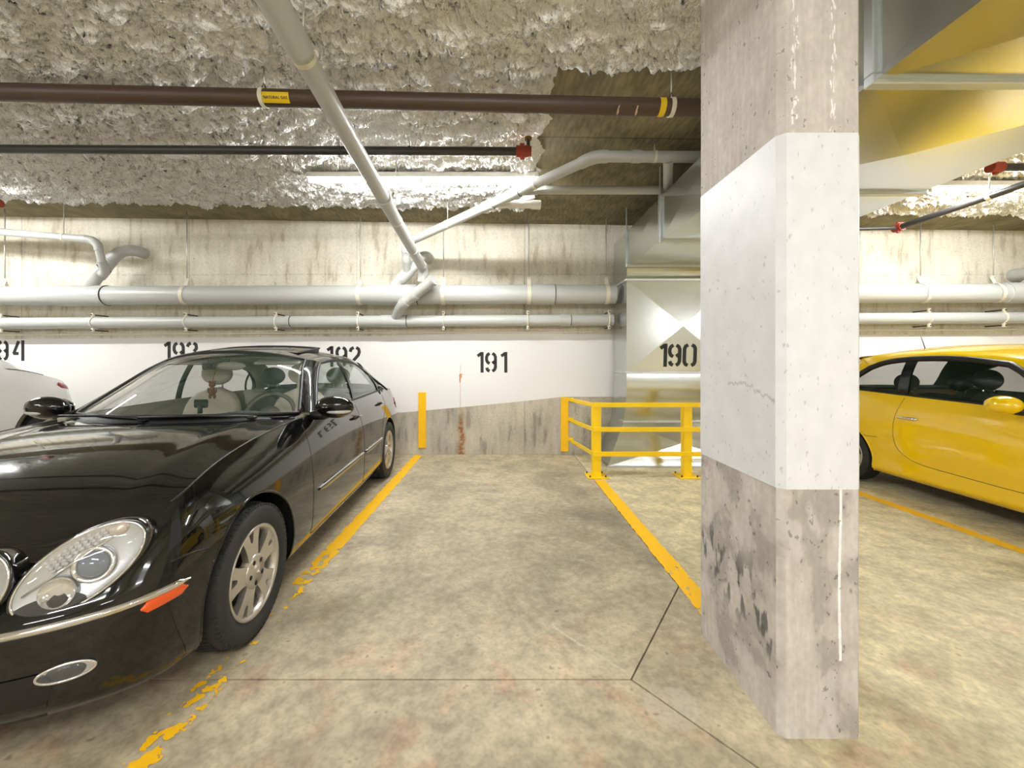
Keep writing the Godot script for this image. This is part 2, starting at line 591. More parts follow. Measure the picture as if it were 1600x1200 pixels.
# ---------------------------------------------------------------- pillar
func build_pillar() -> void:
	var t := thing("concrete_pillar", "tall rectangular concrete pillar with a white painted middle", "pillar")
	var x0 := 1.005
	var x1 := 1.305
	var d0 := 1.50
	var d1 := 2.11
	var b := 0.022
	var ring := func(g: float) -> Array:
		return [Vector2(x0 - g, d1 - b), Vector2(x0 - g, d0 + b), Vector2(x0 + b, d0 - g), Vector2(x1 - b, d0 - g), Vector2(x1 + g, d0 + b), Vector2(x1 + g, d1 - b), Vector2(x1 - b, d1 + g), Vector2(x0 + b, d1 + g)]
	# unrolled: x = 0.5 at the left front corner, growing to the right along the front; the bay face runs from 0.98 backwards
	var shell := func(y0: float, y1: float, g: float, m: Material, called: String) -> void:
		var r: Array = ring.call(g)
		var us := [1.60, 1.02, 0.50, 0.86, 0.0, 0.5, 0.6, 0.2]
		var st := begin(false)
		var o := Vector3((x0 + x1) / 2, (y0 + y1) / 2, -(d0 + d1) / 2)
		for i in 8:
			var a: Vector2 = r[i]
			var c: Vector2 = r[(i + 1) % 8]
			var ua: float = us[i]
			var ub: float = us[(i + 1) % 8]
			if i == 1:
				ua = 0.47
				ub = 0.50
			elif i % 2 == 1:
				ub = ua + 0.03
			for q in [[a, y0, ua], [c, y1, ub], [c, y0, ub], [a, y0, ua], [a, y1, ua], [c, y1, ub]]:
				st.set_uv(Vector2(q[2] / 1.9, (3.4 - q[1]) / 3.4))
				st.add_vertex(Vector3(q[0].x, q[1], -q[0].y))
		for e in [y0, y1]:
			for i in range(1, 7):
				st.set_uv(Vector2.ZERO)
				otri(st, o, Vector3(r[0].x, e, -r[0].y), Vector3(r[i].x, e, -r[i].y), Vector3(r[i + 1].x, e, -r[i + 1].y))
		put(st, m, called, t)
	shell.call(0.0, 3.36, 0.0, mats["pillar concrete"], "shaft")
	var pm := mat("pillar paint", Color.WHITE, 0.5)
	var n := fbm(7.0, 61, 4)
	pm.albedo_texture = picture(512, 512, func(px: int, py: int) -> Color:
		var x := px / 512.0 * 1.9
		var y := 3.4 - py / 512.0 * 3.4
		var v := 1.0 + 0.03 * n.get_noise_2d(x, y)
		if n.get_noise_2d(x * 4.0 + 60.0, y * 3.0) > 0.56:
			v *= 0.84
		# grey scuff sweeping across the bay face
		if x > 1.02 and x < 1.34 and absf(y - 1.20 - 0.06 * sin((x - 1.0) * 6.0) - 0.02 * n.get_noise_1d(x * 3.0)) < 0.005:
			v *= 0.86
		return Color(0.875 * v, 0.875 * v, 0.885 * v))
	shell.call(0.893, 2.168, 0.0025, pm, "paint_band")
# ---------------------------------------------------------------- pipes
func V(x: float, y: float, d: float) -> Vector3:
	return Vector3(x, y, -d)

func pvc() -> Material:
	return mat("grey pvc", rgb8(184, 185, 180), 0.38)

func pipe_part(t: Node, called: String, pts: Array, r: float, m: Material, smooth_n := 0, seg := 24) -> void:
	var st := begin(true)
	var path := PackedVector3Array(pts) if smooth_n == 0 else spline(pts, smooth_n)
	tube(st, path, r, seg, false)
	# flat ends as separate faces so that they stay crisp
	st.set_smooth_group(-1)
	var n := path.size()
	for e in [0, n - 1]:
		var o := path[1] if e == 0 else path[n - 2]
		var tdir := (path[e] - o).normalized()
		var up := tdir.cross(Vector3.UP if absf(tdir.y) < 0.9 else Vector3.RIGHT).normalized()
		var side := tdir.cross(up)
		for j in seg:
			var a := TAU * j / seg
			var b := TAU * (j + 1) / seg
			otri(st, o, path[e], path[e] + (up * cos(a) + side * sin(a)) * r, path[e] + (up * cos(b) + side * sin(b)) * r)
	put(st, m, called, t)

func collar(t: Node, a: Vector3, b: Vector3, r: float, m: Material, called := "coupling") -> void:
	pipe_part(t, called, [a, b], r, m)

func gasket(t: Node, at: Vector3, dir: Vector3, r: float) -> void:
	pipe_part(t, "gasket", [at - dir * 0.006, at + dir * 0.006], r, mat("black rubber", rgb8(40, 40, 40), 0.6))

# a threaded rod from the slab with a bent strap under the pipe
func strap_hanger(t: Node, x: float, y: float, d: float, r: float, tilt := 0.0) -> void:
	var h := sub("hanger", t)
	var steel := mat("zinc steel", rgb8(190, 188, 178), 0.4, 0.6)
	var pale := mat("pale strap", rgb8(222, 216, 196), 0.5, 0.1)
	var st := begin(true)
	tube(st, PackedVector3Array([V(x, y + r + 0.085, d), V(x, ceil_y(x), d)]), 0.0075, 8)
	put(st, steel, "rod", h)
	st = begin(false)
	var prof := []
	for k in 25:
		var a := PI * 0.08 + (TAU - PI * 0.16) * k / 24.0 - PI / 2 + PI
		prof.append(Vector2(cos(a) * (r + 0.004), sin(a) * (r + 0.004)))
	prof.push_front(Vector2(0.012, r + 0.105))
	prof.append(Vector2(-0.012, r + 0.105))
	var rows := []
	for s in [-1, 1]:
		var row := PackedVector3Array()
		for p in prof:
			row.append(V(x + s * 0.026 + tilt * p.y, y + p.y, d - p.x))
		rows.append(row)
	grid(st, rows)
	var inner := []
	for row in rows:
		var rr := PackedVector3Array()
		for v in row:
			var cc := V(x, y, d)
			rr.append(v + Vector3(0, (v.y - cc.y), v.z - cc.z).normalized() * 0.003)
		inner.append(rr)
	grid(st, inner, true)
	put(st, pale, "strap", h)

# a two-piece clamp on stand-off bolts from the wall
func wall_clamp(t: Node, x: float, y: float, d: float, r: float) -> void:
	var h := sub("wall_clamp", t)
	var pale: Material = mat("pale strap", rgb8(222, 216, 196), 0.5, 0.1)
	var st := begin(true)
	var path := PackedVector3Array()
	for k in 17:
		var a := TAU * k / 16.0
		path.append(V(x, y + sin(a) * (r + 0.003), d + cos(a) * (r + 0.003)))
	tube(st, path, 0.011, 6, false)
	put(st, pale, "band", h)
	for s in [-1.0, 1.0]:
		st = begin(false)
		box(st, V(x, y + s * (r + 0.028), d - 0.03), Vector3(0.034, 0.05, 0.03), 0.004)
		put(st, pale, "tab", h)
		st = begin(true)
		tube(st, PackedVector3Array([V(x, y + s * (r + 0.03), d - 0.06), V(x, y + s * (r + 0.03), 6.1)]), 0.008, 8)
		put(st, mat("dark bolt", rgb8(70, 58, 46), 0.6, 0.4), "bolt", h)

func build_pipes() -> void:
	var m := pvc()
	var mr := 0.132
	var lr := 0.078
	var my := func(x: float) -> float: return 2.277 + 0.003 * x
	var ly := func(x: float) -> float: return 1.928 + 0.0055 * x
	# large storm main on the wall, to the left of the riser
	var t := thing("storm_main_pipe", "thick grey plastic main pipe strapped along the wall left of the duct", "pipe")
	pipe_part(t, "pipe", [V(-9.15, my.call(-9.15), 5.8), V(1.60, my.call(1.6), 5.8)], mr, m)
	for c in [[-6.07, -5.42], [-1.77, -1.13], [0.45, 0.76], [-7.4, -7.2]]:
		collar(t, V(c[0], my.call(c[0]), 5.8), V(c[1], my.call(c[1]), 5.8), mr + 0.012, m)
		gasket(t, V(c[1] + 0.004, my.call(c[1]), 5.8), Vector3.RIGHT, mr + 0.006)
	for x in [-6.84, -4.32, -1.92, -0.77, 0.41, 1.48]:
		strap_hanger(t, x, my.call(x), 5.8, mr)
	var tr := thing("storm_main_pipe", "thick grey plastic main pipe on the wall behind the yellow car", "pipe")
	pipe_part(tr, "pipe", [V(3.2, my.call(3.2), 5.8), V(9.15, my.call(9.15), 5.8)], mr, m)
	for c in [[6.97, 7.35]]:
		collar(tr, V(c[0], my.call(c[0]), 5.8), V(c[1], my.call(c[1]), 5.8), mr + 0.012, m)
	for x in [3.6, 4.7, 5.83, 6.84]:
		strap_hanger(tr, x, my.call(x), 5.8, mr, -0.12)
	pipe_part(tr, "elbow", [V(7.25, my.call(7.2) + 0.05, 5.8), V(7.38, 2.5, 5.75), V(7.45, 2.58, 5.85), V(7.46, 2.60, 6.1)], 0.085, m, 14)
	# thinner pipe below it
	var t2 := thing("drain_pipe", "thinner grey drain pipe clamped below the thick main left of the duct", "pipe")
	pipe_part(t2, "pipe", [V(-9.15, ly.call(-9.15), 5.9), V(1.60, ly.call(1.6), 5.9)], lr, m)
	for c in [[-1.66, -1.30], [0.86, 1.0], [-2.98, -2.93]]:
		collar(t2, V(c[0], ly.call(c[0]), 5.9), V(c[1], ly.call(c[1]), 5.9), lr + 0.008, m)
		gasket(t2, V(c[1] + 0.004, ly.call(c[1]), 5.9), Vector3.RIGHT, lr + 0.004)
	for x in [-6.98, -5.69, -4.39, -3.13, -1.98, -0.78, 0.40, 1.54]:
		wall_clamp(t2, x, ly.call(x), 5.9, lr)
	var t2r := thing("drain_pipe", "thinner grey drain pipe clamped below the main behind the yellow car", "pipe")
	pipe_part(t2r, "pipe", [V(3.2, ly.call(3.2), 5.9), V(9.15, ly.call(9.15), 5.9)], lr, m)
	for x in [3.6, 4.8, 6.02, 7.07]:
		wall_clamp(t2r, x, ly.call(x), 5.9, lr)
	for e in [[-9.15, 1.35, "thin pale conduit along the wall under the drain pipe left of the duct"], [3.2, 9.15, "thin pale conduit along the wall under the drain pipe behind the yellow car"]]:
		var cd := thing("conduit", e[2], "conduit")
		var white := mat("pale conduit", rgb8(226, 220, 200), 0.5)
		pipe_part(cd, "tube", [V(e[0], ly.call(e[0]) - 0.152, 6.07), V(e[1], ly.call(e[1]) - 0.152, 6.07)], 0.014, white, 0, 10)
		for k in 5:
			var x := lerpf(e[0] + 0.4, e[1] - 0.4, k / 4.0)
			var st := begin(false)
			box(st, V(x, ly.call(x) - 0.152, 6.077), Vector3(0.02, 0.05, 0.046), 0.003)
			put(st, white, "clip", cd)
	# branch coming out of the wall at the left into the main, and the small pipe that joins it
	var b1 := thing("branch_pipe", "grey branch elbow at the left joined by a small sloping pipe above the main", "pipe")
	pipe_part(b1, "elbow", [V(-5.16, 2.92, 6.1), V(-5.16, 2.92, 5.93), V(-5.22, 2.87, 5.80), V(-5.32, 2.76, 5.76), V(-5.44, 2.62, 5.76), V(-5.62, 2.42, 5.78), V(-5.68, 2.34, 5.8)], 0.076, m, 30)
	collar(b1, V(-5.33, 2.76, 5.76), V(-5.42, 2.65, 5.76), 0.086, m)
	collar(b1, V(-5.43, 2.63, 5.76), V(-5.52, 2.53, 5.765), 0.088, m)
	gasket(b1, V(-5.425, 2.64, 5.76), Vector3(-0.65, -0.75, 0).normalized(), 0.082)
	pipe_part(b1, "pipe", [V(-9.1, 3.26, 5.45), V(-5.39, 2.943, 5.45)], 0.045, m)
	collar(b1, V(-5.42, 2.946, 5.45), V(-5.35, 2.940, 5.45), 0.052, m)
	pipe_part(b1, "elbow", [V(-5.37, 2.942, 5.45), V(-5.29, 2.925, 5.45), V(-5.235, 2.875, 5.46), V(-5.22, 2.80, 5.47)], 0.05, m, 12)
	pipe_part(b1, "pipe", [V(-5.22, 2.81, 5.47), V(-5.23, 2.66, 5.52)], 0.045, m)
	pipe_part(b1, "elbow", [V(-5.23, 2.68, 5.51), V(-5.25, 2.61, 5.57), V(-5.34, 2.56, 5.67), V(-5.48, 2.56, 5.76)], 0.052, m, 12)
	var hs := sub("hanger", b1)
	var st2 := begin(true)
	tube(st2, PackedVector3Array([V(-5.66, 2.96, 5.45), V(-5.66, ceil_y(-5.66), 5.45)]), 0.005, 8)
	put(st2, mats["zinc steel"], "rod", hs)
	pipe_part(hs, "clamp", [V(-5.68, 2.966, 5.45), V(-5.645, 2.963, 5.45)], 0.05, mats["pale strap"])
	# branch in the middle of the wall
	var b2 := thing("branch_pipe", "grey branch elbow from the wall into the main behind the long sloping pipe", "pipe")
	pipe_part(b2, "elbow", [V(-1.02, 2.84, 6.1), V(-1.02, 2.84, 5.95), V(-1.07, 2.79, 5.80), V(-1.17, 2.66, 5.76), V(-1.40, 2.44, 5.78), V(-1.48, 2.36, 5.8)], 0.072, m, 26)
	collar(b2, V(-1.22, 2.61, 5.762), V(-1.36, 2.475, 5.776), 0.082, m)
	# long sloping 4 inch pipe that comes towards the camera
	var p3 := thing("sloping_drain_pipe", "long grey drain pipe sloping from the ceiling down to the wall", "pipe")
	var a3 := V(-1.02, 3.07, 0.9)
	var top := V(-1.008, 2.93, 2.12)
	var low := V(-1.00, 2.575, 5.45)
	pipe_part(p3, "pipe", [a3, low], 0.059, m)
	var dir := (low - top).normalized()
	collar(p3, top - dir * 0.35, top, 0.069, m)
	collar(p3, top + dir * 1.52, top + dir * 1.62, 0.066, m)
	collar(p3, low - dir * 0.62, low - dir * 0.52, 0.065, m)
	pipe_part(p3, "elbow", [low - dir * 0.1, low, V(-0.998, 2.53, 5.50), V(-1.005, 2.46, 5.52), V(-1.02, 2.40, 5.53)], 0.064, m, 16)
	pipe_part(p3, "wye_fitting", [V(-0.855, 2.42, 5.47), V(-1.13, 2.245, 5.60)], 0.072, m)
	collar(p3, V(-0.855, 2.42, 5.47), V(-0.885, 2.40, 5.485), 0.08, m, "cap")
	collar(p3, V(-1.11, 2.258, 5.59), V(-1.17, 2.22, 5.62), 0.08, m)
	pipe_part(p3, "elbow", [V(-1.12, 2.252, 5.595), V(-1.27, 2.155, 5.66), V(-1.36, 2.08, 5.74), V(-1.42, 2.0, 5.84), V(-1.47, 1.94, 5.9)], 0.068, m, 18)
	collar(p3, V(-1.25, 2.168, 5.652), V(-1.31, 2.127, 5.69), 0.078, m)
	for q in [0.28, 0.70]:
		var c := a3.lerp(low, q)
		var h3 := sub("hanger", p3)
		var s3 := begin(true)
		tube(s3, PackedVector3Array([c + Vector3(0, 0.07, 0), Vector3(c.x, ceil_y(c.x), c.z)]), 0.005, 8)
		put(s3, mats["zinc steel"], "rod", h3)
		pipe_part(h3, "clamp", [c - dir * 0.015, c + dir * 0.015], 0.063, mats["pale strap"])
	# second sloping pipe, running right to an elbow, with its side branches
	var p4 := thing("sanitary_pipe", "grey pipe climbing right from the wall branch to an elbow by the duct", "pipe")
	var lo4 := V(-1.18, 2.92, 5.5)
	var hi4 := V(0.838, 3.214, 3.85)
	pipe_part(p4, "pipe", [lo4, hi4], 0.050, m)
	var d4 := (hi4 - lo4).normalized()
	var L4 := lo4.distance_to(hi4)
	for q in [[0.50, 0.55], [0.63, 0.69]]:
		collar(p4, lo4 + d4 * L4 * q[0], lo4 + d4 * L4 * q[1], 0.058, m)
		gasket(p4, lo4 + d4 * L4 * q[1], d4, 0.054)
	pipe_part(p4, "elbow", [hi4 - d4 * 0.10, hi4 - d4 * 0.02, V(0.90, 3.222, 3.832), V(0.99, 3.224, 3.83)], 0.057, m, 12)
	pipe_part(p4, "pipe", [V(0.98, 3.224, 3.83), V(3.4, 3.21, 3.83)], 0.050, m)
	collar(p4, V(1.21, 3.224, 3.83), V(1.29, 3.224, 3.83), 0.057, m)
	pipe_part(p4, "pipe", [V(1.545, 3.20, 3.83), V(1.74, 3.125, 4.33)], 0.045, m)
	pipe_part(p4, "elbow", [lo4 + d4 * 0.05, lo4, V(-1.235, 2.87, 5.53), V(-1.24, 2.80, 5.56)], 0.056, m, 12)
	pipe_part(p4, "pipe", [V(-1.24, 2.81, 5.56), V(-1.25, 2.63, 5.68), V(-1.27, 2.56, 5.76)], 0.05, m)
	collar(p4, V(-1.243, 2.76, 5.595), V(-1.247, 2.69, 5.64), 0.058, m)
	# side branches
	pipe_part(p4, "pipe", [V(0.20, 3.15, 4.44), V(0.42, 3.135, 4.36), V(1.80, 3.12, 4.33)], 0.043, m)
	collar(p4, V(0.28, 3.146, 4.40), V(0.40, 3.137, 4.365), 0.05, m)
	pipe_part(p4, "pipe", [V(-0.06, 3.10, 4.64), V(0.44, 3.10, 4.68)], 0.043, mat("pale pvc", rgb8(224, 222, 214), 0.35))
	collar(p4, V(0.36, 3.10, 4.674), V(0.46, 3.10, 4.682), 0.05, mats["pale pvc"], "cleanout_cap")
	pipe_part(p4, "pipe", [V(0.22, 3.11, 4.66), V(0.38, 3.20, 4.66)], 0.036, mats["pale pvc"])
	for x in [[-0.62, 0.0], [0.36, 0.0], [1.42, 0.0]]:
		var c: Vector3 = lo4 + d4 * L4 * (x[0] - lo4.x) / (hi4.x - lo4.x) if x[0] < 0.8 else V(x[0], 3.224, 3.83)
		var h4 := sub("hanger", p4)
		var s4 := begin(true)
		tube(s4, PackedVector3Array([c + Vector3(0, 0.045, 0), Vector3(c.x, ceil_y(c.x) + 0.005, c.z)]), 0.005, 8)
		put(s4, mats["zinc steel"], "rod", h4)
		pipe_part(h4, "clamp", [c - (d4 if x[0] < 0.8 else Vector3.RIGHT) * 0.012, c + (d4 if x[0] < 0.8 else Vector3.RIGHT) * 0.012], 0.053, mats["pale strap"])
	# loose rods seen beside the pipes
	# brown gas pipe across the bay
	var g := thing("gas_pipe", "brown painted steel gas pipe with a yellow tag, across the ceiling", "pipe")
	var gy := func(x: float) -> float: return 3.105 - 0.023 * x
	var brown := mat("brown paint", rgb8(74, 56, 42), 0.45)
	pipe_part(g, "pipe", [V(-9.1, gy.call(-9.1), 2.85), V(1.36, gy.call(1.36), 2.85), V(1.58, 3.15, 2.85), V(4.0, 3.13, 2.85)], 0.056, brown)
	for x in [-1.60, 1.17]:
		var h := sub("hanger", g)
		var s := begin(true)
		tube(s, PackedVector3Array([V(x, gy.call(x) + 0.07, 2.85), V(x, ceil_y(x), 2.85)]), 0.005, 8)
		put(s, mats["zinc steel"], "rod", h)
		pipe_part(h, "clamp", [V(x - 0.014, gy.call(x), 2.85), V(x + 0.014, gy.call(x), 2.85)], 0.061, mats["pale strap"])
		pipe_part(h, "clevis", [V(x - 0.015, gy.call(x) + 0.06, 2.85), V(x, gy.call(x) + 0.10, 2.85), V(x + 0.015, gy.call(x) + 0.06, 2.85)], 0.007, brown, 0, 8)
	pipe_part(g, "yellow_band", [V(1.08, gy.call(1.08), 2.85), V(1.12, gy.call(1.12), 2.85)], 0.0575, mat("yellow tape", rgb8(232, 196, 20), 0.4))
	for x in [0.80, 0.925]:
		var s := begin(true)
		var arc := PackedVector3Array()
		for k in 9:
			var a := -2.2 + k * 0.22
			arc.append(V(x + 0.003 * sin(k * 0.9), gy.call(x) + sin(a) * 0.057, 2.85 - cos(a + PI / 2 + 0.4) * 0.0 - sqrt(maxf(0.0, 0.057 * 0.057 - pow(sin(a) * 0.057, 2.0)))))
		tube(s, arc, 0.005, 6)
		put(s, mat("paint drip", rgb8(196, 170, 140), 0.7), "drip", g)
	# tag wrapped round the lower front of the pipe
	var s := begin(true)
	var rows := []
	for x in [-1.585, -1.405]:
		var row := PackedVector3Array()
		for k in 9:
			var a := -1.05 + k * 0.15
			row.append(V(x, gy.call(x) + sin(a) * 0.0574, 2.85 - cos(a) * 0.0574))
		rows.append(row)
	grid(s, rows, true)
	put(s, mat("yellow tape", rgb8(232, 196, 20), 0.4), "tag", g)
	var tm := TextMesh.new()
	tm.text = "NATURAL GAS"
	var f := SystemFont.new()
	f.font_names = PackedStringArray(["Droid Sans"])
	f.font_weight = 700
	tm.font = f
	tm.font_size = 32
	tm.pixel_size = 0.00076
	tm.depth = 0.0006
	var tx := place(tm, mat("black ink", rgb8(24, 22, 20), 0.6), "lettering", g)
	var an := -0.46
	tx.position = V(-1.495, gy.call(-1.495) + sin(an) * 0.0582, 2.85 - cos(an) * 0.0582)
	tx.rotation = Vector3(-an * 1.0, 0, -0.023)
	# dark sprinkler line
	var iron := mat("dark iron", rgb8(62, 60, 58), 0.4, 0.3)
	var red := mat("red fitting", rgb8(150, 52, 32), 0.5)
	var sp := thing("sprinkler_pipe", "dark iron sprinkler pipe ending in a red coupling beside the strip lamp", "pipe")
	pipe_part(sp, "pipe", [V(-9.1, 3.13, 3.47), V(0.15, 3.09, 3.47)], 0.034, iron)
	coupling_head(sp, V(0.19, 3.09, 3.47), Vector3.RIGHT, red, iron, 1.0)
	for x in [-1.32, -0.74]:
		var h := sub("hanger", sp)
		var q := begin(true)
		tube(q, PackedVector3Array([V(x, 3.12, 3.47), V(x, ceil_y(x), 3.47)]), 0.006, 8)
		put(q, mats["zinc steel"], "rod", h)
		pipe_part(h, "clamp", [V(x - 0.012, 3.095, 3.47), V(x + 0.012, 3.095, 3.47)], 0.038, iron)
	# sprinkler line above the yellow car
	var sr := thing("sprinkler_pipe", "dark sprinkler pipe running towards the wall above the yellow car", "pipe")
	pipe_part(sr, "pipe", [V(5.12, 3.10, 1.2), V(4.78, 2.955, 4.98)], 0.034, iron)
	coupling_head(sr, V(4.78, 2.955, 5.02), V(-0.1, 0, 1).normalized(), red, iron, 0.0)
	pipe_part(sr, "pipe", [V(4.76, 2.95, 5.02), V(3.9, 2.93, 5.02)], 0.022, iron)
	var hr := sub("hanger", sr)
	var qq := begin(true)
	tube(qq, PackedVector3Array([V(4.855, 3.02, 4.15), V(4.855, ceil_y(4.85), 4.15)]), 0.006, 8)
	put(qq, mats["zinc steel"], "rod", hr)
	pipe_part(hr, "clamp", [V(4.857, 2.988, 4.13), V(4.853, 2.986, 4.17)], 0.039, mats["pale strap"])
	var sr2 := thing("sprinkler_pipe", "short dark sprinkler pipe with red coupling high beside the duct", "pipe")
	pipe_part(sr2, "pipe", [V(4.48, 3.088, 3.75), V(9.1, 3.12, 3.75)], 0.034, iron)
	coupling_head(sr2, V(4.44, 3.088, 3.75), Vector3.LEFT, red, iron, 0.0)
	var sl := thing("sprinkler_pipe", "red sprinkler coupling at the far left under the insulation", "pipe")
	pipe_part(sl, "pipe", [V(-9.1, 3.20, 4.9), V(-5.92, 3.20, 4.9)], 0.034, iron)
	coupling_head(sl, V(-5.88, 3.20, 4.9), Vector3.RIGHT, red, iron, 0.0)

func coupling_head(t: Node, at: Vector3, dir: Vector3, red: Material, iron: Material, head: float) -> void:
	pipe_part(t, "red_coupling", [at - dir * 0.05, at - dir * 0.046, at - dir * 0.02, at + dir * 0.02, at + dir * 0.046, at + dir * 0.05], 0.047, red)
	for s in [-1.0, 1.0]:
		var st := begin(false)
		box(st, at + Vector3(0, s * 0.05, 0), Vector3(0.04, 0.03, 0.03), 0.006)
		put(st, red, "lug", t)
	if head > 0.0:
		pipe_part(t, "cap", [at + dir * 0.05, at + dir * 0.075], 0.04, red)
		pipe_part(t, "riser", [at + dir * 0.05 + Vector3(0, 0.03, 0), at + dir * 0.05 + Vector3(0, 0.10, 0)], 0.015, iron, 0, 12)
		pipe_part(t, "sprinkler_head", [at + dir * 0.05 + Vector3(0, 0.095, 0), at + dir * 0.05 + Vector3(0, 0.115, 0)], 0.03, mat("brass", rgb8(120, 92, 40), 0.4, 0.7), 0, 12)

# ---------------------------------------------------------------- air duct
func panel(st: SurfaceTool, a: Vector3, b: Vector3, c: Vector3, d: Vector3, out: Vector3, h: float) -> void:
	# a sheet-metal panel creased corner to corner (cross-broken), its middle slightly proud
	var m := (a + b + c + d) / 4.0 + out * h
	var o := m - out * 5.0
	otri(st, o, a, b, m)
	otri(st, o, b, c, m)
	otri(st, o, c, d, m)
	otri(st, o, d, a, m)

func duct_flange(t: Node, pts: Array, m: Material, th: float, ht: float) -> void:
	var fr := sub("flange", t)
	for i in 4:
		var a: Vector3 = pts[i]
		var b: Vector3 = pts[(i + 1) % 4]
		var st := begin(false)
		var dir := (b - a).normalized()
		var n: Vector3 = (pts[2] - pts[0]).cross(pts[3] - pts[1]).normalized()
		var bas := Basis(dir, n, dir.cross(n))
		box(st, (a + b) / 2, Vector3(a.distance_to(b) + (ht if i % 2 == 0 else -ht - 0.002), th, ht), 0.004, bas)
		put(st, m, "flange_bar", fr)

func build_duct() -> void:
	var t := thing("air_duct", "large galvanised sheet metal air duct rising from the floor and turning along the ceiling", "duct")
	var m := mat("galvanised steel", rgb8(206, 211, 210), 0.22, 0.95)
	m.roughness_texture = tiled(256, 71, 0.05, 0.94, 1.0, 2)
	m.uv1_triplanar = true
	m.uv1_world_triplanar = true
	var fm := mat("flange steel", rgb8(205, 210, 210), 0.4, 0.8)
	var x0 := 1.65
	var x1 := 3.08
	var y0 := 2.585
	var y1 := 3.03
	# horizontal run, section by section towards the camera
	var ds := [5.40, 4.27, 3.06, 1.85, 0.64, -0.6, -2.2]
	for i in ds.size() - 1:
		var e: float = ds[i]
		var f: float = ds[i + 1]
		var st := begin(false)
		panel(st, V(x0, y0, e), V(x0, y0, f), V(x0, y1, f), V(x0, y1, e), Vector3.LEFT, 0.012)
		panel(st, V(x1, y0, e), V(x1, y0, f), V(x1, y1, f), V(x1, y1, e), Vector3.RIGHT, 0.012)
		panel(st, V(x0, y0, e), V(x0, y0, f), V(x1, y0, f), V(x1, y0, e), Vector3.DOWN, 0.028)
		panel(st, V(x0, y1, e), V(x0, y1, f), V(x1, y1, f), V(x1, y1, e), Vector3.UP, 0.02)
		put(st, m, "duct_section", t)
	for i in range(0, ds.size() - 1):
		var f: float = ds[i]
		duct_flange(t, [V(x0, y0, f), V(x1, y0, f), V(x1, y1, f), V(x0, y1, f)], fm, 0.05, 0.045)
		for x in [x0 - 0.012, x1 + 0.012]:
			var st := begin(false)
			var yt := ceil_y(x)
			box(st, V(x, (y1 + yt) / 2, f), Vector3(0.006, yt - y1, 0.035), 0.0)
			put(st, fm, "strap", t)
	# end plate of the run at the far end out of view
	var st := begin(false)
	panel(st, V(x0, y0, -2.2), V(x1, y0, -2.2), V(x1, y1, -2.2), V(x0, y1, -2.2), Vector3(0, 0, 1), 0.01)
	put(st, m, "end_cap", t)
	# elbow at the wall: heel goes back to d = 6.02
	st = begin(false)
	var ye := 2.41
	for x in [x0, x1]:
		var o := Vector3.LEFT if x == x0 else Vector3.RIGHT
		panel(st, V(x, y0, 5.40), V(x, y1, 5.40), V(x, y1, 6.02), V(x, ye, 6.02), o, 0.004)
		otri(st, V((x0 + x1) / 2, 2.7, 5.7), V(x, y0, 5.40), V(x, ye, 6.02), V(x, ye, 5.43))
	oquad(st, V(2.3, 2.7, 5.7), V(x0, y1, 5.40), V(x1, y1, 5.40), V(x1, y1, 6.02), V(x0, y1, 6.02))
	oquad(st, V(2.3, 2.7, 5.7), V(x0, ye, 6.02), V(x1, ye, 6.02), V(x1, y1, 6.02), V(x0, y1, 6.02))
	# throat: short curved turn between the underside and the riser
	var prev := [y0, 5.40]
	for k in range(1, 7):
		var a := k / 6.0
		var cur := [lerpf(y0, ye, a), 5.40 + 0.045 * sin(a * PI) + 0.03 * a]
		oquad(st, V(2.3, 2.7, 5.9), V(x0, prev[0], prev[1]), V(x1, prev[0], prev[1]), V(x1, cur[0], cur[1]), V(x0, cur[0], cur[1]))
		prev = cur
	put(st, m, "elbow", t)
	# riser: a flat cross-broken panel, a section that curves back, and a splayed foot
	var ya := 1.21
	var yb := 0.555
	var back := 6.02
	var zf := 5.43
	st = begin(false)
	panel(st, V(x0, ye, zf), V(x1, ye, zf), V(x1, ya, zf), V(x0, ya, zf), Vector3(0, 0, 1), 0.045)
	panel(st, V(x0, ye, zf), V(x0, ya, zf), V(x0, ya, back), V(x0, ye, back), Vector3.LEFT, 0.006)
	panel(st, V(x1, ye, zf), V(x1, ya, zf), V(x1, ya, back), V(x1, ye, back), Vector3.RIGHT, 0.006)
	put(st, m, "riser_section", t)
	st = begin(true)
	var rows := []
	var l0 := PackedVector3Array()
	var l1 := PackedVector3Array()
	var r0 := PackedVector3Array()
	var r1 := PackedVector3Array()
	for k in 13:
		var a := k / 12.0
		var y := lerpf(ya, yb, a)
		var d := zf - 0.02 * sin(a * PI) + 0.13 * a * a
		rows.append(PackedVector3Array([V(x0, y, d), V(x1, y, d)]))
		l0.append(V(x0, y, d))
		l1.append(V(x0 - 0.04 * a, y, back))
		r0.append(V(x1, y, d))
		r1.append(V(x1, y, back))
	grid(st, rows)
	put(st, m, "curved_section", t)
	st = begin(false)
	grid(st, [l1, l0], false)
	put(st, m, "curved_section_side", t)
	st = begin(false)
	grid(st, [r1, r0], true)
	put(st, m, "curved_section_side", t)
	st = begin(false)
	var d2 := zf + 0.13
	var f0 := V(1.385, 0.02, 5.34)
	var f1 := V(3.3, 0.02, 5.34)
	panel(st, V(x0, yb, d2), V(x1, yb, d2), f1, f0, Vector3(0, 0, 1), 0.035)
	panel(st, V(x0, yb, d2), f0, V(1.385, 0.02, back), V(x0 - 0.04, yb, back), Vector3.LEFT, 0.004)
	panel(st, V(x1, yb, d2), f1, V(3.3, 0.02, back), V(x1, yb, back), Vector3.RIGHT, 0.004)
	put(st, m, "splayed_foot", t)
	duct_flange(t, [V(x0, ye, zf), V(x1, ye, zf), V(x1, ye, back - 0.02), V(x0, ye, back - 0.02)], fm, 0.03, 0.03)
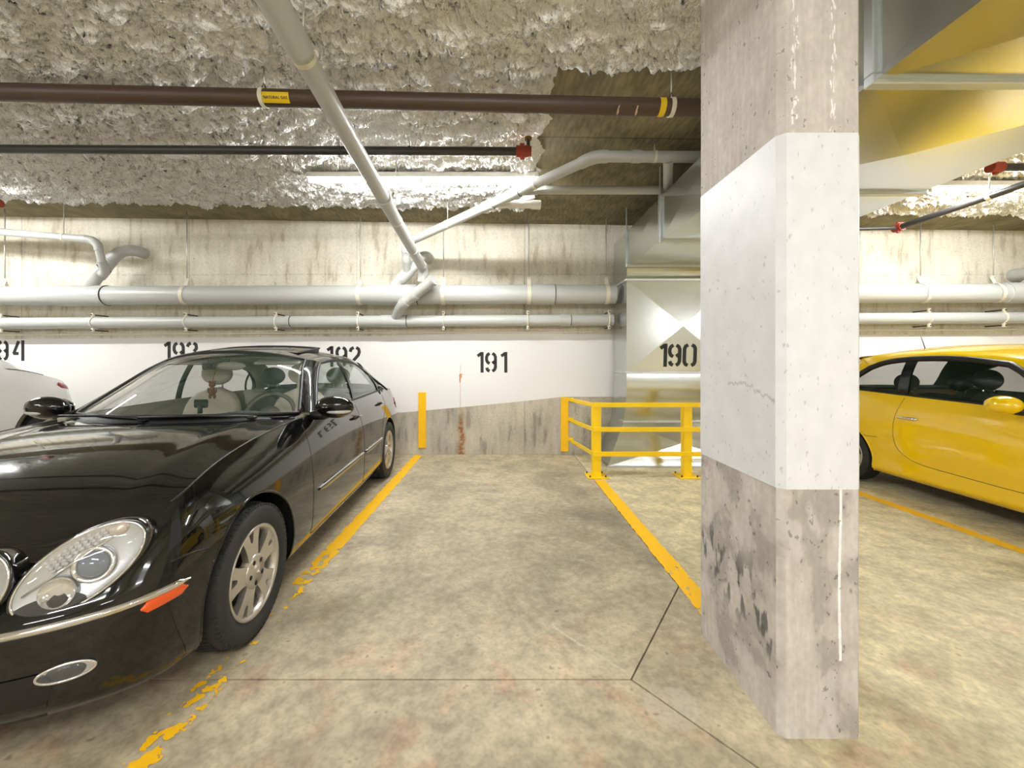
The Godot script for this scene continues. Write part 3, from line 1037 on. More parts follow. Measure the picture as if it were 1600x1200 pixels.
	duct_flange(t, [V(x0, ya, zf), V(x1, ya, zf), V(x1, ya, back - 0.02), V(x0, ya, back - 0.02)], fm, 0.03, 0.03)
	duct_flange(t, [V(x0, yb, d2), V(x1, yb, d2), V(x1, yb, back - 0.02), V(x0, yb, back - 0.02)], fm, 0.03, 0.03)
	st = begin(false)
	box(st, V(2.34, 0.012, 5.33), Vector3(1.93, 0.024, 0.03), 0.004)
	put(st, fm, "base_angle", t)

# ---------------------------------------------------------------- strip lamps
func strip_lamp(label: String, x: float, d: float, e: float, drop := 0.155) -> void:
	var y := ceil_y(x) - drop
	var t := thing("strip_lamp", label, "lamp", V(x, y, d), "fluorescent strip lamps")
	var white := mat("lamp housing", rgb8(226, 224, 216), 0.5)
	var st := begin(false)
	box(st, Vector3(0, 0.035, 0), Vector3(2.36, 0.05, 0.11), 0.006)
	put(st, white, "housing", t)
	for s in [-1.0, 1.0]:
		st = begin(true)
		tube(st, PackedVector3Array([Vector3(s * 0.6 - 0.56, -0.012, 0), Vector3(s * 0.6 + 0.56, -0.012, 0)]), 0.016, 12)
		var tm := mat("glowing tube", Color.WHITE, 0.4)
		tm.emission_enabled = true
		tm.emission = Color(0.985, 0.99, 1.0)
		tm.emission_energy_multiplier = 150.0
		put(st, tm, "fluorescent_tube", t)
		for q in [-1.0, 1.0]:
			st = begin(false)
			box(st, Vector3(s * 0.6 + q * 0.575, -0.008, 0), Vector3(0.02, 0.05, 0.03), 0.004)
			put(st, white, "lamp_holder", t)
		st = begin(true)
		tube(st, PackedVector3Array([Vector3(s * 0.8, 0.06, 0), Vector3(s * 0.8, drop, 0)]), 0.005, 8)
		put(st, mats["zinc steel"], "rod", t)
	var l := AreaLight3D.new()
	l.name = "lamp_light"
	t.add_child(l)
	l.area_size = Vector2(2.3, 0.06)
	l.position = Vector3(0, -0.034, 0)
	l.rotation_degrees = Vector3(-90, 0, 0)
	l.light_color = Color(0.985, 0.99, 1.0)
	l.light_energy = e
	l.area_range = 20.0
	l.shadow_enabled = true

# ---------------------------------------------------------------- railing
func build_railing() -> void:
	var t := thing("guard_railing", "yellow steel guard railing with two posts and three rails before the duct", "railing")
	var m: Material = mats["yellow rail paint"] if mats.has("yellow rail paint") else mat("yellow rail paint", rgb8(250, 208, 2), 0.35)
	var bolt := mat("dark bolt", rgb8(70, 58, 46), 0.6, 0.4)
	for x in [1.14, 2.20, 3.26]:
		var st := begin(false)
		box(st, V(x, 0.43, 4.93), Vector3(0.10, 0.84, 0.10), 0.008)
		put(st, m, "post", t)
		st = begin(false)
		box(st, V(x, 0.008, 4.93), Vector3(0.24, 0.016, 0.24), 0.004)
		var bp := put(st, m, "base_plate", t)
		for sx in [-1.0, 1.0]:
			for sz in [-1.0, 1.0]:
				st = begin(true)
				tube(st, PackedVector3Array([V(x + sx * 0.09, 0.012, 4.93 + sz * 0.09), V(x + sx * 0.09, 0.034, 4.93 + sz * 0.09)]), 0.009, 6)
				put(st, bolt, "anchor_bolt", bp)
	for k in 3:
		var y: float = [0.846, 0.562, 0.276][k]
		var ye: float = [0.80, 0.51, 0.22][k]
		var st := begin(false)
		# a flat bar along the posts that bends back to the wall
		var fz := 4.872
		box(st, V(2.22, y, fz), Vector3(2.26, 0.055, 0.012), 0.003)
		var a := V(1.095, y, fz)
		var b := V(1.03, ye, 5.98)
		var dir := (b - a).normalized()
		box(st, (a + b) / 2, Vector3(a.distance_to(b) + 0.01, 0.05, 0.012), 0.003, Basis(dir, Vector3.UP, dir.cross(Vector3.UP)).orthonormalized())
		box(st, V(1.05, ye, 6.03), Vector3(0.012, 0.05, 0.13), 0.003)
		box(st, V(1.035, ye, 6.088), Vector3(0.09, 0.05, 0.012), 0.003)
		put(st, m, "rail", t)

# ---------------------------------------------------------------- stencilled bay numbers
func digit_strokes(c: String) -> Array:
	match c:
		"1": return [[Vector2(0.42, 0.0), Vector2(0.42, 1.0)], [Vector2(0.38, 0.93), Vector2(0.20, 0.80)]]
		"9": return [[Vector2(0.27, 0.93), Vector2(0.17, 0.87), Vector2(0.12, 0.75), Vector2(0.12, 0.62), Vector2(0.17, 0.5), Vector2(0.27, 0.44)], [Vector2(0.40, 0.93), Vector2(0.5, 0.87), Vector2(0.55, 0.75), Vector2(0.55, 0.25), Vector2(0.5, 0.13), Vector2(0.40, 0.07)], [Vector2(0.27, 0.07), Vector2(0.17, 0.12), Vector2(0.13, 0.24)], [Vector2(0.40, 0.45), Vector2(0.52, 0.54)]]
		"0": return [[Vector2(0.27, 0.94), Vector2(0.17, 0.89), Vector2(0.12, 0.78), Vector2(0.12, 0.22), Vector2(0.17, 0.11), Vector2(0.27, 0.06)], [Vector2(0.43, 0.94), Vector2(0.53, 0.89), Vector2(0.58, 0.78), Vector2(0.58, 0.22), Vector2(0.53, 0.11), Vector2(0.43, 0.06)]]
		"4": return [[Vector2(0.34, 0.96), Vector2(0.10, 0.36), Vector2(0.34, 0.36)], [Vector2(0.54, 0.0), Vector2(0.54, 1.0)]]
		"2": return [[Vector2(0.11, 0.72), Vector2(0.15, 0.86), Vector2(0.28, 0.93)], [Vector2(0.40, 0.93), Vector2(0.52, 0.86), Vector2(0.55, 0.72), Vector2(0.50, 0.56), Vector2(0.14, 0.16)], [Vector2(0.08, 0.07), Vector2(0.58, 0.07)]]
		"3": return [[Vector2(0.11, 0.76), Vector2(0.17, 0.88), Vector2(0.28, 0.93)], [Vector2(0.40, 0.93), Vector2(0.52, 0.86), Vector2(0.54, 0.68), Vector2(0.42, 0.54)], [Vector2(0.42, 0.48), Vector2(0.55, 0.36), Vector2(0.54, 0.18), Vector2(0.40, 0.07)], [Vector2(0.28, 0.07), Vector2(0.16, 0.12), Vector2(0.11, 0.25)]]
	return []

func bay_number(label: String, text: String, at: Vector3, h: float, adv: Array) -> Node3D:
	var t := thing("bay_number", label, "number", at, "stencilled bay numbers")
	var ink := mat("black stencil paint", rgb8(28, 28, 27), 0.6)
	for i in text.length():
		var st := begin(false)
		for s in digit_strokes(text[i]):
			for poly in Geometry2D.offset_polyline(PackedVector2Array(s), 0.075, Geometry2D.JOIN_ROUND, Geometry2D.END_BUTT):
				var p := PackedVector2Array()
				for q in poly:
					p.append(q * h)
				prism(st, p, Transform3D(Basis.IDENTITY, Vector3(adv[i], 0, 0)), 0.0012)
		put(st, ink, "digit", t)
	return t

func build_numbers() -> void:
	bay_number("black stencilled bay number 191 above the empty bay", "191", V(-0.375, 1.19, 6.097), 0.30, [0.0, 0.155, 0.345])
	bay_number("black stencilled bay number 190 on the metal duct", "190", V(2.02, 1.283, 5.422), 0.30, [0.0, 0.145, 0.335]).rotation.x = 0.075
	bay_number("black stencilled bay number 192, lower part hidden behind the black car roof", "192", V(-2.56, 1.275, 6.097), 0.30, [0.0, 0.165, 0.36])
	bay_number("black stencilled bay number 193, only its top showing above the windscreen", "193", V(-4.93, 1.33, 6.097), 0.31, [0.0, 0.165, 0.36])
	bay_number("black stencilled bay number 194 above the white car, cut by the picture edge", "194", V(-7.42, 1.36, 6.097), 0.30, [-0.06, 0.10, 0.33])
# ---------------------------------------------------------------- cars
# Bodies are smooth spline surfaces over a net of control points. Car axes: x to the car's left, y up, front at z = 0, tail at z = -length.
class Net:
	var c := []  # rows from sill to belt, each from nose centre round the side to tail centre
	func w(t: float) -> Array:
		var s := 1.0 - t
		return [s * s * s / 6.0, (3 * t * t * t - 6 * t * t + 4) / 6.0, (-3 * t * t * t + 3 * t * t + 3 * t + 1) / 6.0, t * t * t / 6.0]
	func row(r: int, u: float) -> Vector3:
		var p: PackedVector3Array = c[r]
		var n := p.size()
		var i := clampi(int(u), 0, n - 2)
		var k := w(u - i)
		var a := p[i - 1] if i > 0 else Vector3(-p[1].x, p[1].y, p[1].z)
		var d := p[i + 2] if i + 2 < n else Vector3(-p[n - 2].x, p[n - 2].y, p[n - 2].z)
		return a * k[0] + p[i] * k[1] + p[i + 1] * k[2] + d * k[3]
	func at(u: float, v: float) -> Vector3:
		var n := c.size()
		var i := clampi(int(v), 0, n - 2)
		var k := w(v - i)
		var b := row(i, u)
		var e := row(i + 1, u)
		var a := row(i - 1, u) if i > 0 else b * 2.0 - e
		var d := row(i + 2, u) if i + 2 < n else e * 2.0 - b
		return a * k[0] + b * k[1] + e * k[2] + d * k[3]
	func normal(u: float, v: float) -> Vector3:
		var h := 0.02
		var du := at(u + h, v) - at(u - h, v)
		var dv := at(u, v + h) - at(u, v - h)
		return du.cross(dv).normalized()
	func u_at(v: float, s: float) -> float:
		var a := 0.0
		var b := float(c[0].size() - 1)
		for k in 24:
			var m := (a + b) / 2
			if -at(m, v).z < s:
				a = m
			else:
				b = m
		return (a + b) / 2
	func v_at(u: float, y: float) -> float:
		var a := 0.0
		var b := float(c.size() - 1)
		for k in 20:
			var m := (a + b) / 2
			if at(u, m).y < y:
				a = m
			else:
				b = m
		return (a + b) / 2

# cols: [x, s, ytop, top inset, nose share, tail share]; levels: [height or share, side inset, nose setback, tail setback]
func make_net(cols: Array, levels: Array, bumper_y: float) -> Net:
	var n := Net.new()
	for l in levels:
		var row := PackedVector3Array()
		for k in cols:
			var y: float = l[0] if l[0] < 10.0 else lerpf(bumper_y, k[2], l[0] - 10.0)
			var share: float = 0.0 if l[0] < 10.0 else pow(l[0] - 10.0, 2.2)
			var side: float = clampf(1.0 - k[4] * 0.9 - k[5] * 0.9, 0.0, 1.0)
			row.append(Vector3(maxf(0.0, k[0] - (l[1] + share * k[3]) * (side if k[0] > 0.0 else 0.0)), y, -(k[1] + l[2] * k[4] - l[3] * k[5])))
		n.c.append(row)
	return n

func tyre_and_rim(parent: Node, at: Vector3, side: float, r: float, rim_r: float, wd: float, style: int) -> void:
	var w := sub("wheel", parent, at)
	var ax := Transform3D(Basis(Vector3(0, 0, 1), Vector3(side, 0, 0), Vector3(0, side, 0)), Vector3.ZERO)  # local y points outwards
	ax.basis = Basis(Vector3(0, 1, 0) * side, Vector3(side, 0, 0), Vector3(0, 0, 1)).orthonormalized()
	if ax.basis.determinant() < 0:
		ax.basis.z = -ax.basis.z
	var rubber := mat("tyre rubber", rgb8(38, 38, 37), 0.75)
	var h := wd * 0.5
	var st := begin(true)
	lathe(st, ax, [Vector2(rim_r - 0.01, h - 0.025), Vector2(rim_r + 0.006, h - 0.012), Vector2(rim_r + 0.03, h), Vector2(lerpf(rim_r, r, 0.6), h + 0.008), Vector2(r - 0.028, h), Vector2(r - 0.010, h - 0.014), Vector2(r - 0.002, h - 0.034), Vector2(r, h - 0.07), Vector2(r, 0), Vector2(r, -h + 0.07), Vector2(r - 0.01, -h + 0.014), Vector2(r - 0.03, -h), Vector2(rim_r, -h + 0.02)], 56)
	put(st, rubber, "tyre", w)
	# tread blocks round the shoulder and crown
	st = begin(false)
	for k in 72:
		var a := TAU * k / 72
		for q in [[h - 0.028, 0.040, 0.0], [h - 0.075, 0.034, 0.04], [0.0, 0.05, 0.02], [-h + 0.075, 0.034, 0.04], [-h + 0.028, 0.040, 0.0]]:
			var aa: float = a + q[2]
			var bas := ax.basis * Basis(Vector3(-sin(aa), 0, cos(aa)), Vector3(0, 1, 0), Vector3(-cos(aa), 0, -sin(aa)))
			var rr := r - (0.010 if absf(q[0]) > h - 0.04 else 0.002)
			box(st, ax * Vector3(cos(aa) * rr, q[0], sin(aa) * rr), Vector3(TAU * r / 72 * 0.76, q[1], 0.012), 0.0, bas)
	put(st, rubber, "tread", w).set_meta("kind", "stuff")
	var alloy := mat("silver alloy", rgb8(196, 190, 180), 0.28, 0.75)
	st = begin(true)
	lathe(st, ax, [Vector2(rim_r + 0.004, h - 0.02), Vector2(rim_r + 0.008, h - 0.008), Vector2(rim_r + 0.001, h - 0.003), Vector2(rim_r - 0.012, h - 0.012), Vector2(rim_r - 0.022, h - 0.04), Vector2(rim_r - 0.03, h - 0.13), Vector2(rim_r - 0.03, -h + 0.02)], 56)
	put(st, alloy, "rim", w)
	st = begin(true)
	lathe(st, ax, [Vector2(0.0, h - 0.10), Vector2(rim_r * 0.72, h - 0.10), Vector2(rim_r * 0.74, h - 0.12), Vector2(rim_r - 0.03, h - 0.13)], 32)
	put(st, mat("brake dark", rgb8(26, 25, 24), 0.7, 0.3), "brake_disc", w)
	var sh := Transform3D(ax.basis * Basis(Vector3(1, 0, 0), Vector3(0, 0, 1), Vector3(0, -1, 0)), Vector3.ZERO)
	# sh maps a flat drawing (x, y) to the wheel face with z outwards
	sh.basis = Basis(ax.basis.x, ax.basis.z * (-1.0), ax.basis.y)
	if sh.basis.determinant() < 0:
		sh.basis.y = -sh.basis.y
	for k in 5:
		var a := TAU * (k + 0.13) / 5
		var outl := PackedVector2Array()
		if style == 0:
			for q in [[0.035, -0.034], [0.075, -0.042], [0.105, -0.046], [0.145, -0.056], [0.194, -0.076], [0.203, -0.045], [0.203, -0.022], [0.175, -0.015], [0.153, -0.010], [0.146, 0.0], [0.153, 0.010], [0.175, 0.015], [0.203, 0.022], [0.203, 0.045], [0.194, 0.076], [0.145, 0.056], [0.105, 0.046], [0.075, 0.042], [0.035, 0.034]]:
				outl.append(Vector2(q[0] * rim_r / 0.213, q[1] * rim_r / 0.213).rotated(a))
		else:
			for q in [[0.03, -0.03], [0.10, -0.028], [0.198, -0.05], [0.198, 0.05], [0.10, 0.028], [0.03, 0.03]]:
				outl.append(Vector2(q[0] * rim_r / 0.213, q[1] * rim_r / 0.213).rotated(a))
		st = begin(false)
		prism(st, outl, Transform3D(sh.basis, ax.basis.y * (h - 0.045)), 0.030)
		put(st, alloy, "spoke", w)
	st = begin(true)
	lathe(st, ax, [Vector2(0.082, h - 0.05), Vector2(0.080, h - 0.012), Vector2(0.070, h - 0.006), Vector2(0.038, h - 0.006), Vector2(0.034, h - 0.001), Vector2(0.0, h + 0.002)], 32)
	put(st, alloy, "hub", w)
	for k in 5:
		var a := TAU * (k + 0.63) / 5
		st = begin(true)
		var c := ax * Vector3(cos(a) * 0.055, h - 0.010, sin(a) * 0.055)
		tube(st, PackedVector3Array([c, c + ax.basis.y * 0.006]), 0.011, 10)
		put(st, mats["brake dark"], "wheel_bolt", w)
	if style == 0:
		# three-pointed star on the hub cap
		st = begin(false)
		for k in 3:
			var a := TAU * k / 3 + PI / 2
			prism(st, PackedVector2Array([Vector2(0.026, 0).rotated(a), Vector2(0.006, 0).rotated(a + 1.0), Vector2(0.0, 0.0), Vector2(0.006, 0).rotated(a - 1.0)]), Transform3D(sh.basis, ax.basis.y * (h + 0.0005)), 0.004)
		put(st, mat("chrome", rgb8(228, 228, 228), 0.08, 1.0), "star_emblem", w)

# strip that follows the body surface, proud by "out"
func surface_strip(net: Net, pts: Array, half: float, out: float, n: int, flip: bool) -> SurfaceTool:
	var st := begin(true)
	var rows := []
	for i in n + 1:
		var t := float(i) / n * (pts.size() - 1)
		var k := mini(int(t), pts.size() - 2)
		var uv: Vector2 = pts[k].lerp(pts[k + 1], t - k)
		var e := half * clampf(minf(i, n - i) / 2.0, 0.12, 1.0)
		var row := PackedVector3Array()
		for q in [[-1.0, -0.004], [-0.85, 0.7], [0.0, 1.0], [0.85, 0.7], [1.0, -0.004]]:
			var y0 := net.at(uv.x, uv.y).y
			var v := net.v_at(uv.x, y0 + q[0] * e)
			var p: Vector3 = net.at(uv.x, v) + net.normal(uv.x, v) * out * q[1]
			if flip:
				p.x = -p.x
			row.append(p)
		rows.append(row)
	grid(st, rows, flip)
	return st

func nquad(st: SurfaceTool, p: Array, n: Array, m: float) -> void:
	var q := []
	var k := []
	for i in 4:
		q.append(Vector3(p[i].x * m, p[i].y, p[i].z))
		k.append(Vector3(n[i].x * m, n[i].y, n[i].z))
	var g: Vector3 = (q[2] - q[0]).cross(q[1] - q[0]) + (q[3] - q[0]).cross(q[2] - q[0])
	var order := [0, 1, 2, 0, 2, 3] if g.dot(k[0] + k[1] + k[2] + k[3]) > 0 else [0, 2, 1, 0, 3, 2]
	for i in order:
		st.set_normal(k[i])
		st.add_vertex(q[i])

func build_car(spec: Dictionary) -> Node3D:
	var t := thing(spec.name, spec.label, "car", spec.at)
	t.rotation.y = spec.yaw
	var net: Net = make_net(spec.cols, spec.levels, spec.bumper_y)
	var paint: Material = spec.paint
	var top := float(net.c.size() - 1)
	var ul := float(spec.cols.size() - 1)
	var R: float = spec.arch_r
	var wheels := [[spec.front_s, spec.wheel_y], [spec.rear_s, spec.wheel_y]]
	# ---- lower body: grid over the net, opened at the wheel arches, divided at the door gaps
	var nu := 230
	var nv := 40
	var us := []
	for i in nu + 1:
		us.append(ul * i / nu)
	var gaps := []
	for s in spec.gaps:
		var ug := net.u_at(top * 0.6, s)
		gaps.append(ug)
		us.append(ug)
	us.sort()
	var clean := [us[0]]
	for q in us:
		if q - clean[-1] > 0.004:
			clean.append(q)
	us = clean
	var v_sill: float = spec.door_v
	var vs := []
	for j in nv + 1:
		vs.append(top * j / nv)
	var pos := []
	var nrm := []
	var inside := []
	for j in vs.size():
		var prow := PackedVector3Array()
		var nrow := PackedVector3Array()
		var irow := []
		for i in us.size():
			var p := net.at(us[i], vs[j])
			nrow.append(net.normal(us[i], vs[j]))
			var ins := false
			for w in wheels:
				var dv := Vector2(-p.z - w[0], p.y - w[1])
				if dv.length() < R and p.x > 0.4:
					ins = true
					if dv.length() < 0.02:
						dv = Vector2(0.02, 0.0)
					var e := dv.normalized() * R
					p = Vector3(p.x, w[1] + e.y, -(w[0] + e.x))
			prow.append(p)
			irow.append(ins)
		pos.append(prow)
		nrm.append(nrow)
		inside.append(irow)
	var black := mat("black trim", rgb8(16, 16, 16), 0.45)
	var regions := {"body": [begin(true)]}
	for k in gaps.size() - 1:
		regions["door_%d" % k] = [begin(true), begin(true)]
	for j in vs.size() - 1:
		for i in us.size() - 1:
			if inside[j][i] and inside[j][i + 1] and inside[j + 1][i] and inside[j + 1][i + 1]:
				continue
			var um: float = (us[i] + us[i + 1]) / 2
			var vm: float = (vs[j] + vs[j + 1]) / 2
			var key := "body"
			if vm > v_sill:
				for k in gaps.size() - 1:
					if um > gaps[k] and um < gaps[k + 1]:
						key = "door_%d" % k
			for m in [1.0, -1.0]:
				var st: SurfaceTool = regions[key][0] if m > 0 or key == "body" else regions[key][1]
				nquad(st, [pos[j][i], pos[j][i + 1], pos[j + 1][i + 1], pos[j + 1][i]], [nrm[j][i], nrm[j][i + 1], nrm[j + 1][i + 1], nrm[j + 1][i]], m)
	for key in regions:
		for st in regions[key]:
			st.index()
			place(st.commit(), paint, "body" if key == "body" else "door", t)
	# shut lines: thin dark grooves drawn along the panel edges
	for line in spec.lines:
		for sd in [1.0, -1.0]:
			var path := PackedVector3Array()
			var ctrl := []
			for q in line:
				ctrl.append(Vector3(q[0], q[1], 0))
			for q in spline(ctrl, 30):
				var uv := on_body(net, q.x, q.y, 6.0)
				var p := net.at(uv[0], uv[1]) - net.normal(uv[0], uv[1]) * 0.0012
				path.append(Vector3(p.x * sd, p.y, p.z))
			var st := begin(true)
			tube(st, path, 0.0032, 6)
			put(st, black, "shut_line", t)
	# ---- arch lips and dark wheel wells
	for w in wheels:
		for sd in [1.0, -1.0]:
			var st := begin(true)
			var path := PackedVector3Array()
			var rows := []
			for k in 33:
				var a := lerpf(-0.30, PI + 0.30, k / 32.0)
				var e := Vector2(cos(a), sin(a)) * R
				if w[1] + e.y < net.at(net.u_at(1.0, w[0] + e.x), 0.0).y:
					continue
				var uu := net.u_at(top * 0.4, w[0] + e.x)
				var vv := net.v_at(uu, w[1] + e.y)
				var p := net.at(uu, vv)
				path.append(Vector3(sd * (p.x - 0.004), w[1] + e.y, -(w[0] + e.x)))
				rows.append(PackedVector3Array([Vector3(sd * (p.x - 0.006), p.y, -(w[0] + e.x)), Vector3(sd * 0.52, w[1] + e.y * 1.03, -(w[0] + e.x * 1.03))]))
			tube(st, path, spec.lip, 8)
			put(st, spec.get("lip_mat", paint), "arch_lip", t)
			st = begin(true)
			grid(st, rows)
			put(st, black, "wheel_well", t)
	# ---- underside
	var stu := begin(false)
	var L: float = spec.length
	box(stu, Vector3(0, spec.floor_y + 0.03, -L / 2), Vector3(spec.cols[7][0] * 1.25, 0.06, L * 0.9), 0.01)
	box(stu, Vector3(0, spec.floor_y + 0.12, -L / 2), Vector3(spec.cols[7][0] * 1.86, 0.04, (spec.rear_s - spec.front_s) - 2 * R - 0.02), 0.01)
	put(stu, mat("underbody", rgb8(20, 20, 20), 0.9), "underbody", t)
	for w in wheels:
		for sd in [1.0, -1.0]:
			tyre_and_rim(t, Vector3(sd * (spec.track - spec.tyre_w / 2), spec.tyre_r, -w[0]), sd, spec.tyre_r, spec.rim_r, spec.tyre_w, spec.wheel_style)
	# ---- bonnet, scuttle, boot
	var uf: float = spec.hood_u
	var uh := net.u_at(top, spec.hood_s)
	var N := 40
	var fr := PackedVector3Array()
	var re := PackedVector3Array()
	var le := PackedVector3Array()
	for i in N + 1:
		var q := 1.0 - 2.0 * i / N
		var p := net.at(absf(q) * uf, top)
		fr.append(Vector3(p.x * signf(q), p.y, p.z))
	for i in N + 1:
		le.append(net.at(lerpf(uf, uh, float(i) / N), top))
	var hc: Vector3 = spec.hood_rear
	for i in N + 1:
		var q := 1.0 - 2.0 * i / N
		var e := le[N]
		re.append(Vector3(e.x * q, lerpf(hc.y, e.y, pow(absf(q), 2.0)), lerpf(hc.z, e.z, pow(absf(q), 2.0))))
	var crown: float = spec.crown
	var ridge: float = spec.get("ridge", 0.0)
	var hood := coons(fr, re, le, mirrored(le), func(u: float, v: float) -> Vector3:
		var q := absf(2.0 * u - 1.0)
		var k := pow(maxf(0.0, sin(PI * clampf(v, 0.0, 1.0))), 0.75)
		return Vector3(0, crown * (1.0 - pow(q, 2.6)) * k + ridge * exp(-pow((q - 0.72) / 0.07, 2.0)) * smoothstep(0.0, 0.2, v) , 0))
	var sth := begin(true)
	grid(sth, hood)
	put(sth, paint, "bonnet", t)
	var stg := begin(true)
	tube(stg, le, 0.004, 6)
	tube(stg, mirrored(le), 0.004, 6)
	put(stg, black, "bonnet_gap", t)
	# scuttle between bonnet and windscreen
	var wb: Array = spec.ws_base
	var base := spline([wb[0], wb[1], wb[2], Vector3(-wb[1].x, wb[1].y, wb[1].z), Vector3(-wb[0].x, wb[0].y, wb[0].z)], N)
	var ss := begin(true)
	var r0 := PackedVector3Array()
	var r1 := PackedVector3Array()
	var r2 := PackedVector3Array()
	for i in N + 1:
		r0.append(re[i] + Vector3(0, -0.012, 0.01))
		r1.append(re[i].lerp(base[i], 0.5) + Vector3(0, -0.022, 0))
		r2.append(base[i] + Vector3(0, -0.004, -0.01))
	grid(ss, [r0, r1, r2])
	put(ss, black, "scuttle", t)
	# boot lid: from below the rear window to the tail edge
	var ub := net.u_at(top, spec.boot_s)
	var rc: Array = spec.rw_base
	var c0 := spline([net.at(ub, top), rc[0], rc[1], Vector3(-rc[0].x, rc[0].y, rc[0].z), Vector3(-net.at(ub, top).x, net.at(ub, top).y, net.at(ub, top).z)], N)
	var c1 := PackedVector3Array()
	var d0 := PackedVector3Array()
	var ue: float = ul - spec.boot_u
	for i in N + 1:
		var q := 1.0 - 2.0 * i / N
		var p := net.at(ul - absf(q) * (ul - ue), top)
		c1.append(Vector3(p.x * signf(q), p.y, p.z))
		d0.append(net.at(lerpf(ub, ue, float(i) / N), top))
	var boot := coons(c0, c1, d0, mirrored(d0), func(u: float, v: float) -> Vector3:
		var q := absf(2.0 * u - 1.0)
		return Vector3(0, spec.boot_crown * (1.0 - q * q) * sin(PI * v), 0))
	var stb := begin(true)
	grid(stb, boot)
	put(stb, paint, "boot_lid", t)
	# ---- glasshouse
	var n2 := 24
	var Wa := spline(spec.wa, n2)
	var Wr := spline(spec.wr, n2)
	var Wq := spline(spec.wq, n2)
	var Da := spline(spec.da, n2)
	var Dr := spline(spec.dr, n2)
	var Dq := spline(spec.dq, n2)
	var tl: Vector3 = Wa[n2]
	var rl: Vector3 = Wr[n2]
	var ql: Vector3 = Wq[n2]
	var cross := func(e: Vector3, mid: Vector3) -> PackedVector3Array:
		var o := PackedVector3Array()
		for i in N + 1:
			var q := 1.0 - 2.0 * i / N
			o.append(Vector3(e.x * q, lerpf(mid.y, e.y, pow(absf(q), 2.3)), lerpf(mid.z, e.z, q * q)))
		return o
	var bottom: PackedVector3Array = cross.call(Wa[0], wb[2])
	var topc: PackedVector3Array = cross.call(tl, spec.ws_top)
	var rtop: PackedVector3Array = cross.call(rl, spec.rw_top)
	var rbot: PackedVector3Array = cross.call(ql, rc[1])
	var none := func(_u: float, _v: float) -> Vector3: return Vector3.ZERO
	var screen: Material = spec.glass
	var ws := coons(bottom, topc, Wa, mirrored(Wa), func(u: float, v: float) -> Vector3: return Vector3(0, 0.02, 0.03) * sin(PI * u) * sin(PI * v))
	var sg := begin(true)
	grid(sg, ws)
	put(sg, screen, "windscreen", t)
	# dark ceramic edge of the windscreen
	sg = begin(true)
	for b in [[0, 1.0], [1, 1.0]]:
		var path := bottom if b[0] == 0 else topc
		tube(sg, path, 0.012, 8)
	tube(sg, Wa, 0.011, 8)
	tube(sg, mirrored(Wa), 0.011, 8)
	put(sg, black, "windscreen_seal", t)
	var roof := coons(topc, rtop, Wr, mirrored(Wr), func(u: float, v: float) -> Vector3:
		var q := absf(2.0 * u - 1.0)
		return Vector3(0, spec.roof_crown * (1.0 - pow(q, 3.0)) * sin(PI * v), 0))
	sg = begin(true)
	grid(sg, roof)
	put(sg, paint, "roof", t)
	# headliner a little below the roof
	sg = begin(true)
	var lining := []
	for row in roof:
		var rr := PackedVector3Array()
		for p in row:
			rr.append(Vector3(p.x * 0.97, p.y - 0.035, p.z))
		lining.append(rr)
	grid(sg, lining, true)
	put(sg, mat(spec.name + " lining", spec.lining, 0.9), "headliner", t)
	var rw := coons(rtop, rbot, Wq, mirrored(Wq), func(u: float, v: float) -> Vector3: return Vector3(0, 0.02, -0.02) * sin(PI * u) * sin(PI * v))
	sg = begin(true)
	grid(sg, rw)
	put(sg, screen, "rear_window", t)
	for sd in [1.0, -1.0]:
		for piece in [[Wa, Da, "front_pillar", 0.016], [Wr, Dr, "roof_rail", 0.014], [Wq, Dq, "rear_pillar", 0.03]]:
			var rows := []
			for k in 7:
				var f := k / 6.0
				var row := PackedVector3Array()
				for i in n2 + 1:
					var p: Vector3 = piece[0][i].lerp(piece[1][i], f)
					var outv: Vector3 = Vector3(0.75, 0.65, 0.0) * piece[3] * sin(PI * f)
					p += outv
					row.append(Vector3(p.x * sd, p.y, p.z))
				rows.append(row)
			sg = begin(true)
			grid(sg, rows, sd < 0)
			put(sg, paint, piece[2], t)
			var inner := []
			for row in rows:
				var rr := PackedVector3Array()
				for p in row:
					rr.append(Vector3(p.x - 0.03 * sd, p.y - 0.02, p.z))
				inner.append(rr)
			sg = begin(true)
			grid(sg, inner, sd > 0)
			put(sg, mat(spec.name + " lining", spec.lining, 0.9), "pillar_lining", t)
		# side glass, between the belt and the frame, split by dark pillars
		var D := []
		for arr in [Da, Dr, Dq]:
			for i in n2 + 1:
				if D.is_empty() or i > 0:
					D.append(arr[i])
		var cuts: Array = spec.cuts
		var lo := 0
		for ci in cuts.size() + 1:
			var s_end: float = cuts[ci][0] if ci < cuts.size() else 99.0
			var grid_rows := [PackedVector3Array(), PackedVector3Array(), PackedVector3Array(), PackedVector3Array(), PackedVector3Array(), PackedVector3Array()]
			for i in range(lo, D.size()):
				var p: Vector3 = D[i]
				var bl := net.at(net.u_at(top, -p.z), top) + Vector3(-0.012, -0.006, 0)
				for k in 6:
					var f := k / 5.0
					var q := bl.lerp(p, f) + Vector3(0.02, 0, 0) * sin(PI * f) * clampf(bl.distance_to(p) / 0.3, 0.0, 1.0)
					grid_rows[k].append(Vector3(q.x * sd, q.y, q.z))
				lo = i
				if -p.z > s_end:
					break
			sg = begin(true)
			grid(sg, grid_rows, sd > 0)
			put(sg, spec.side_glass, "side_window", t)
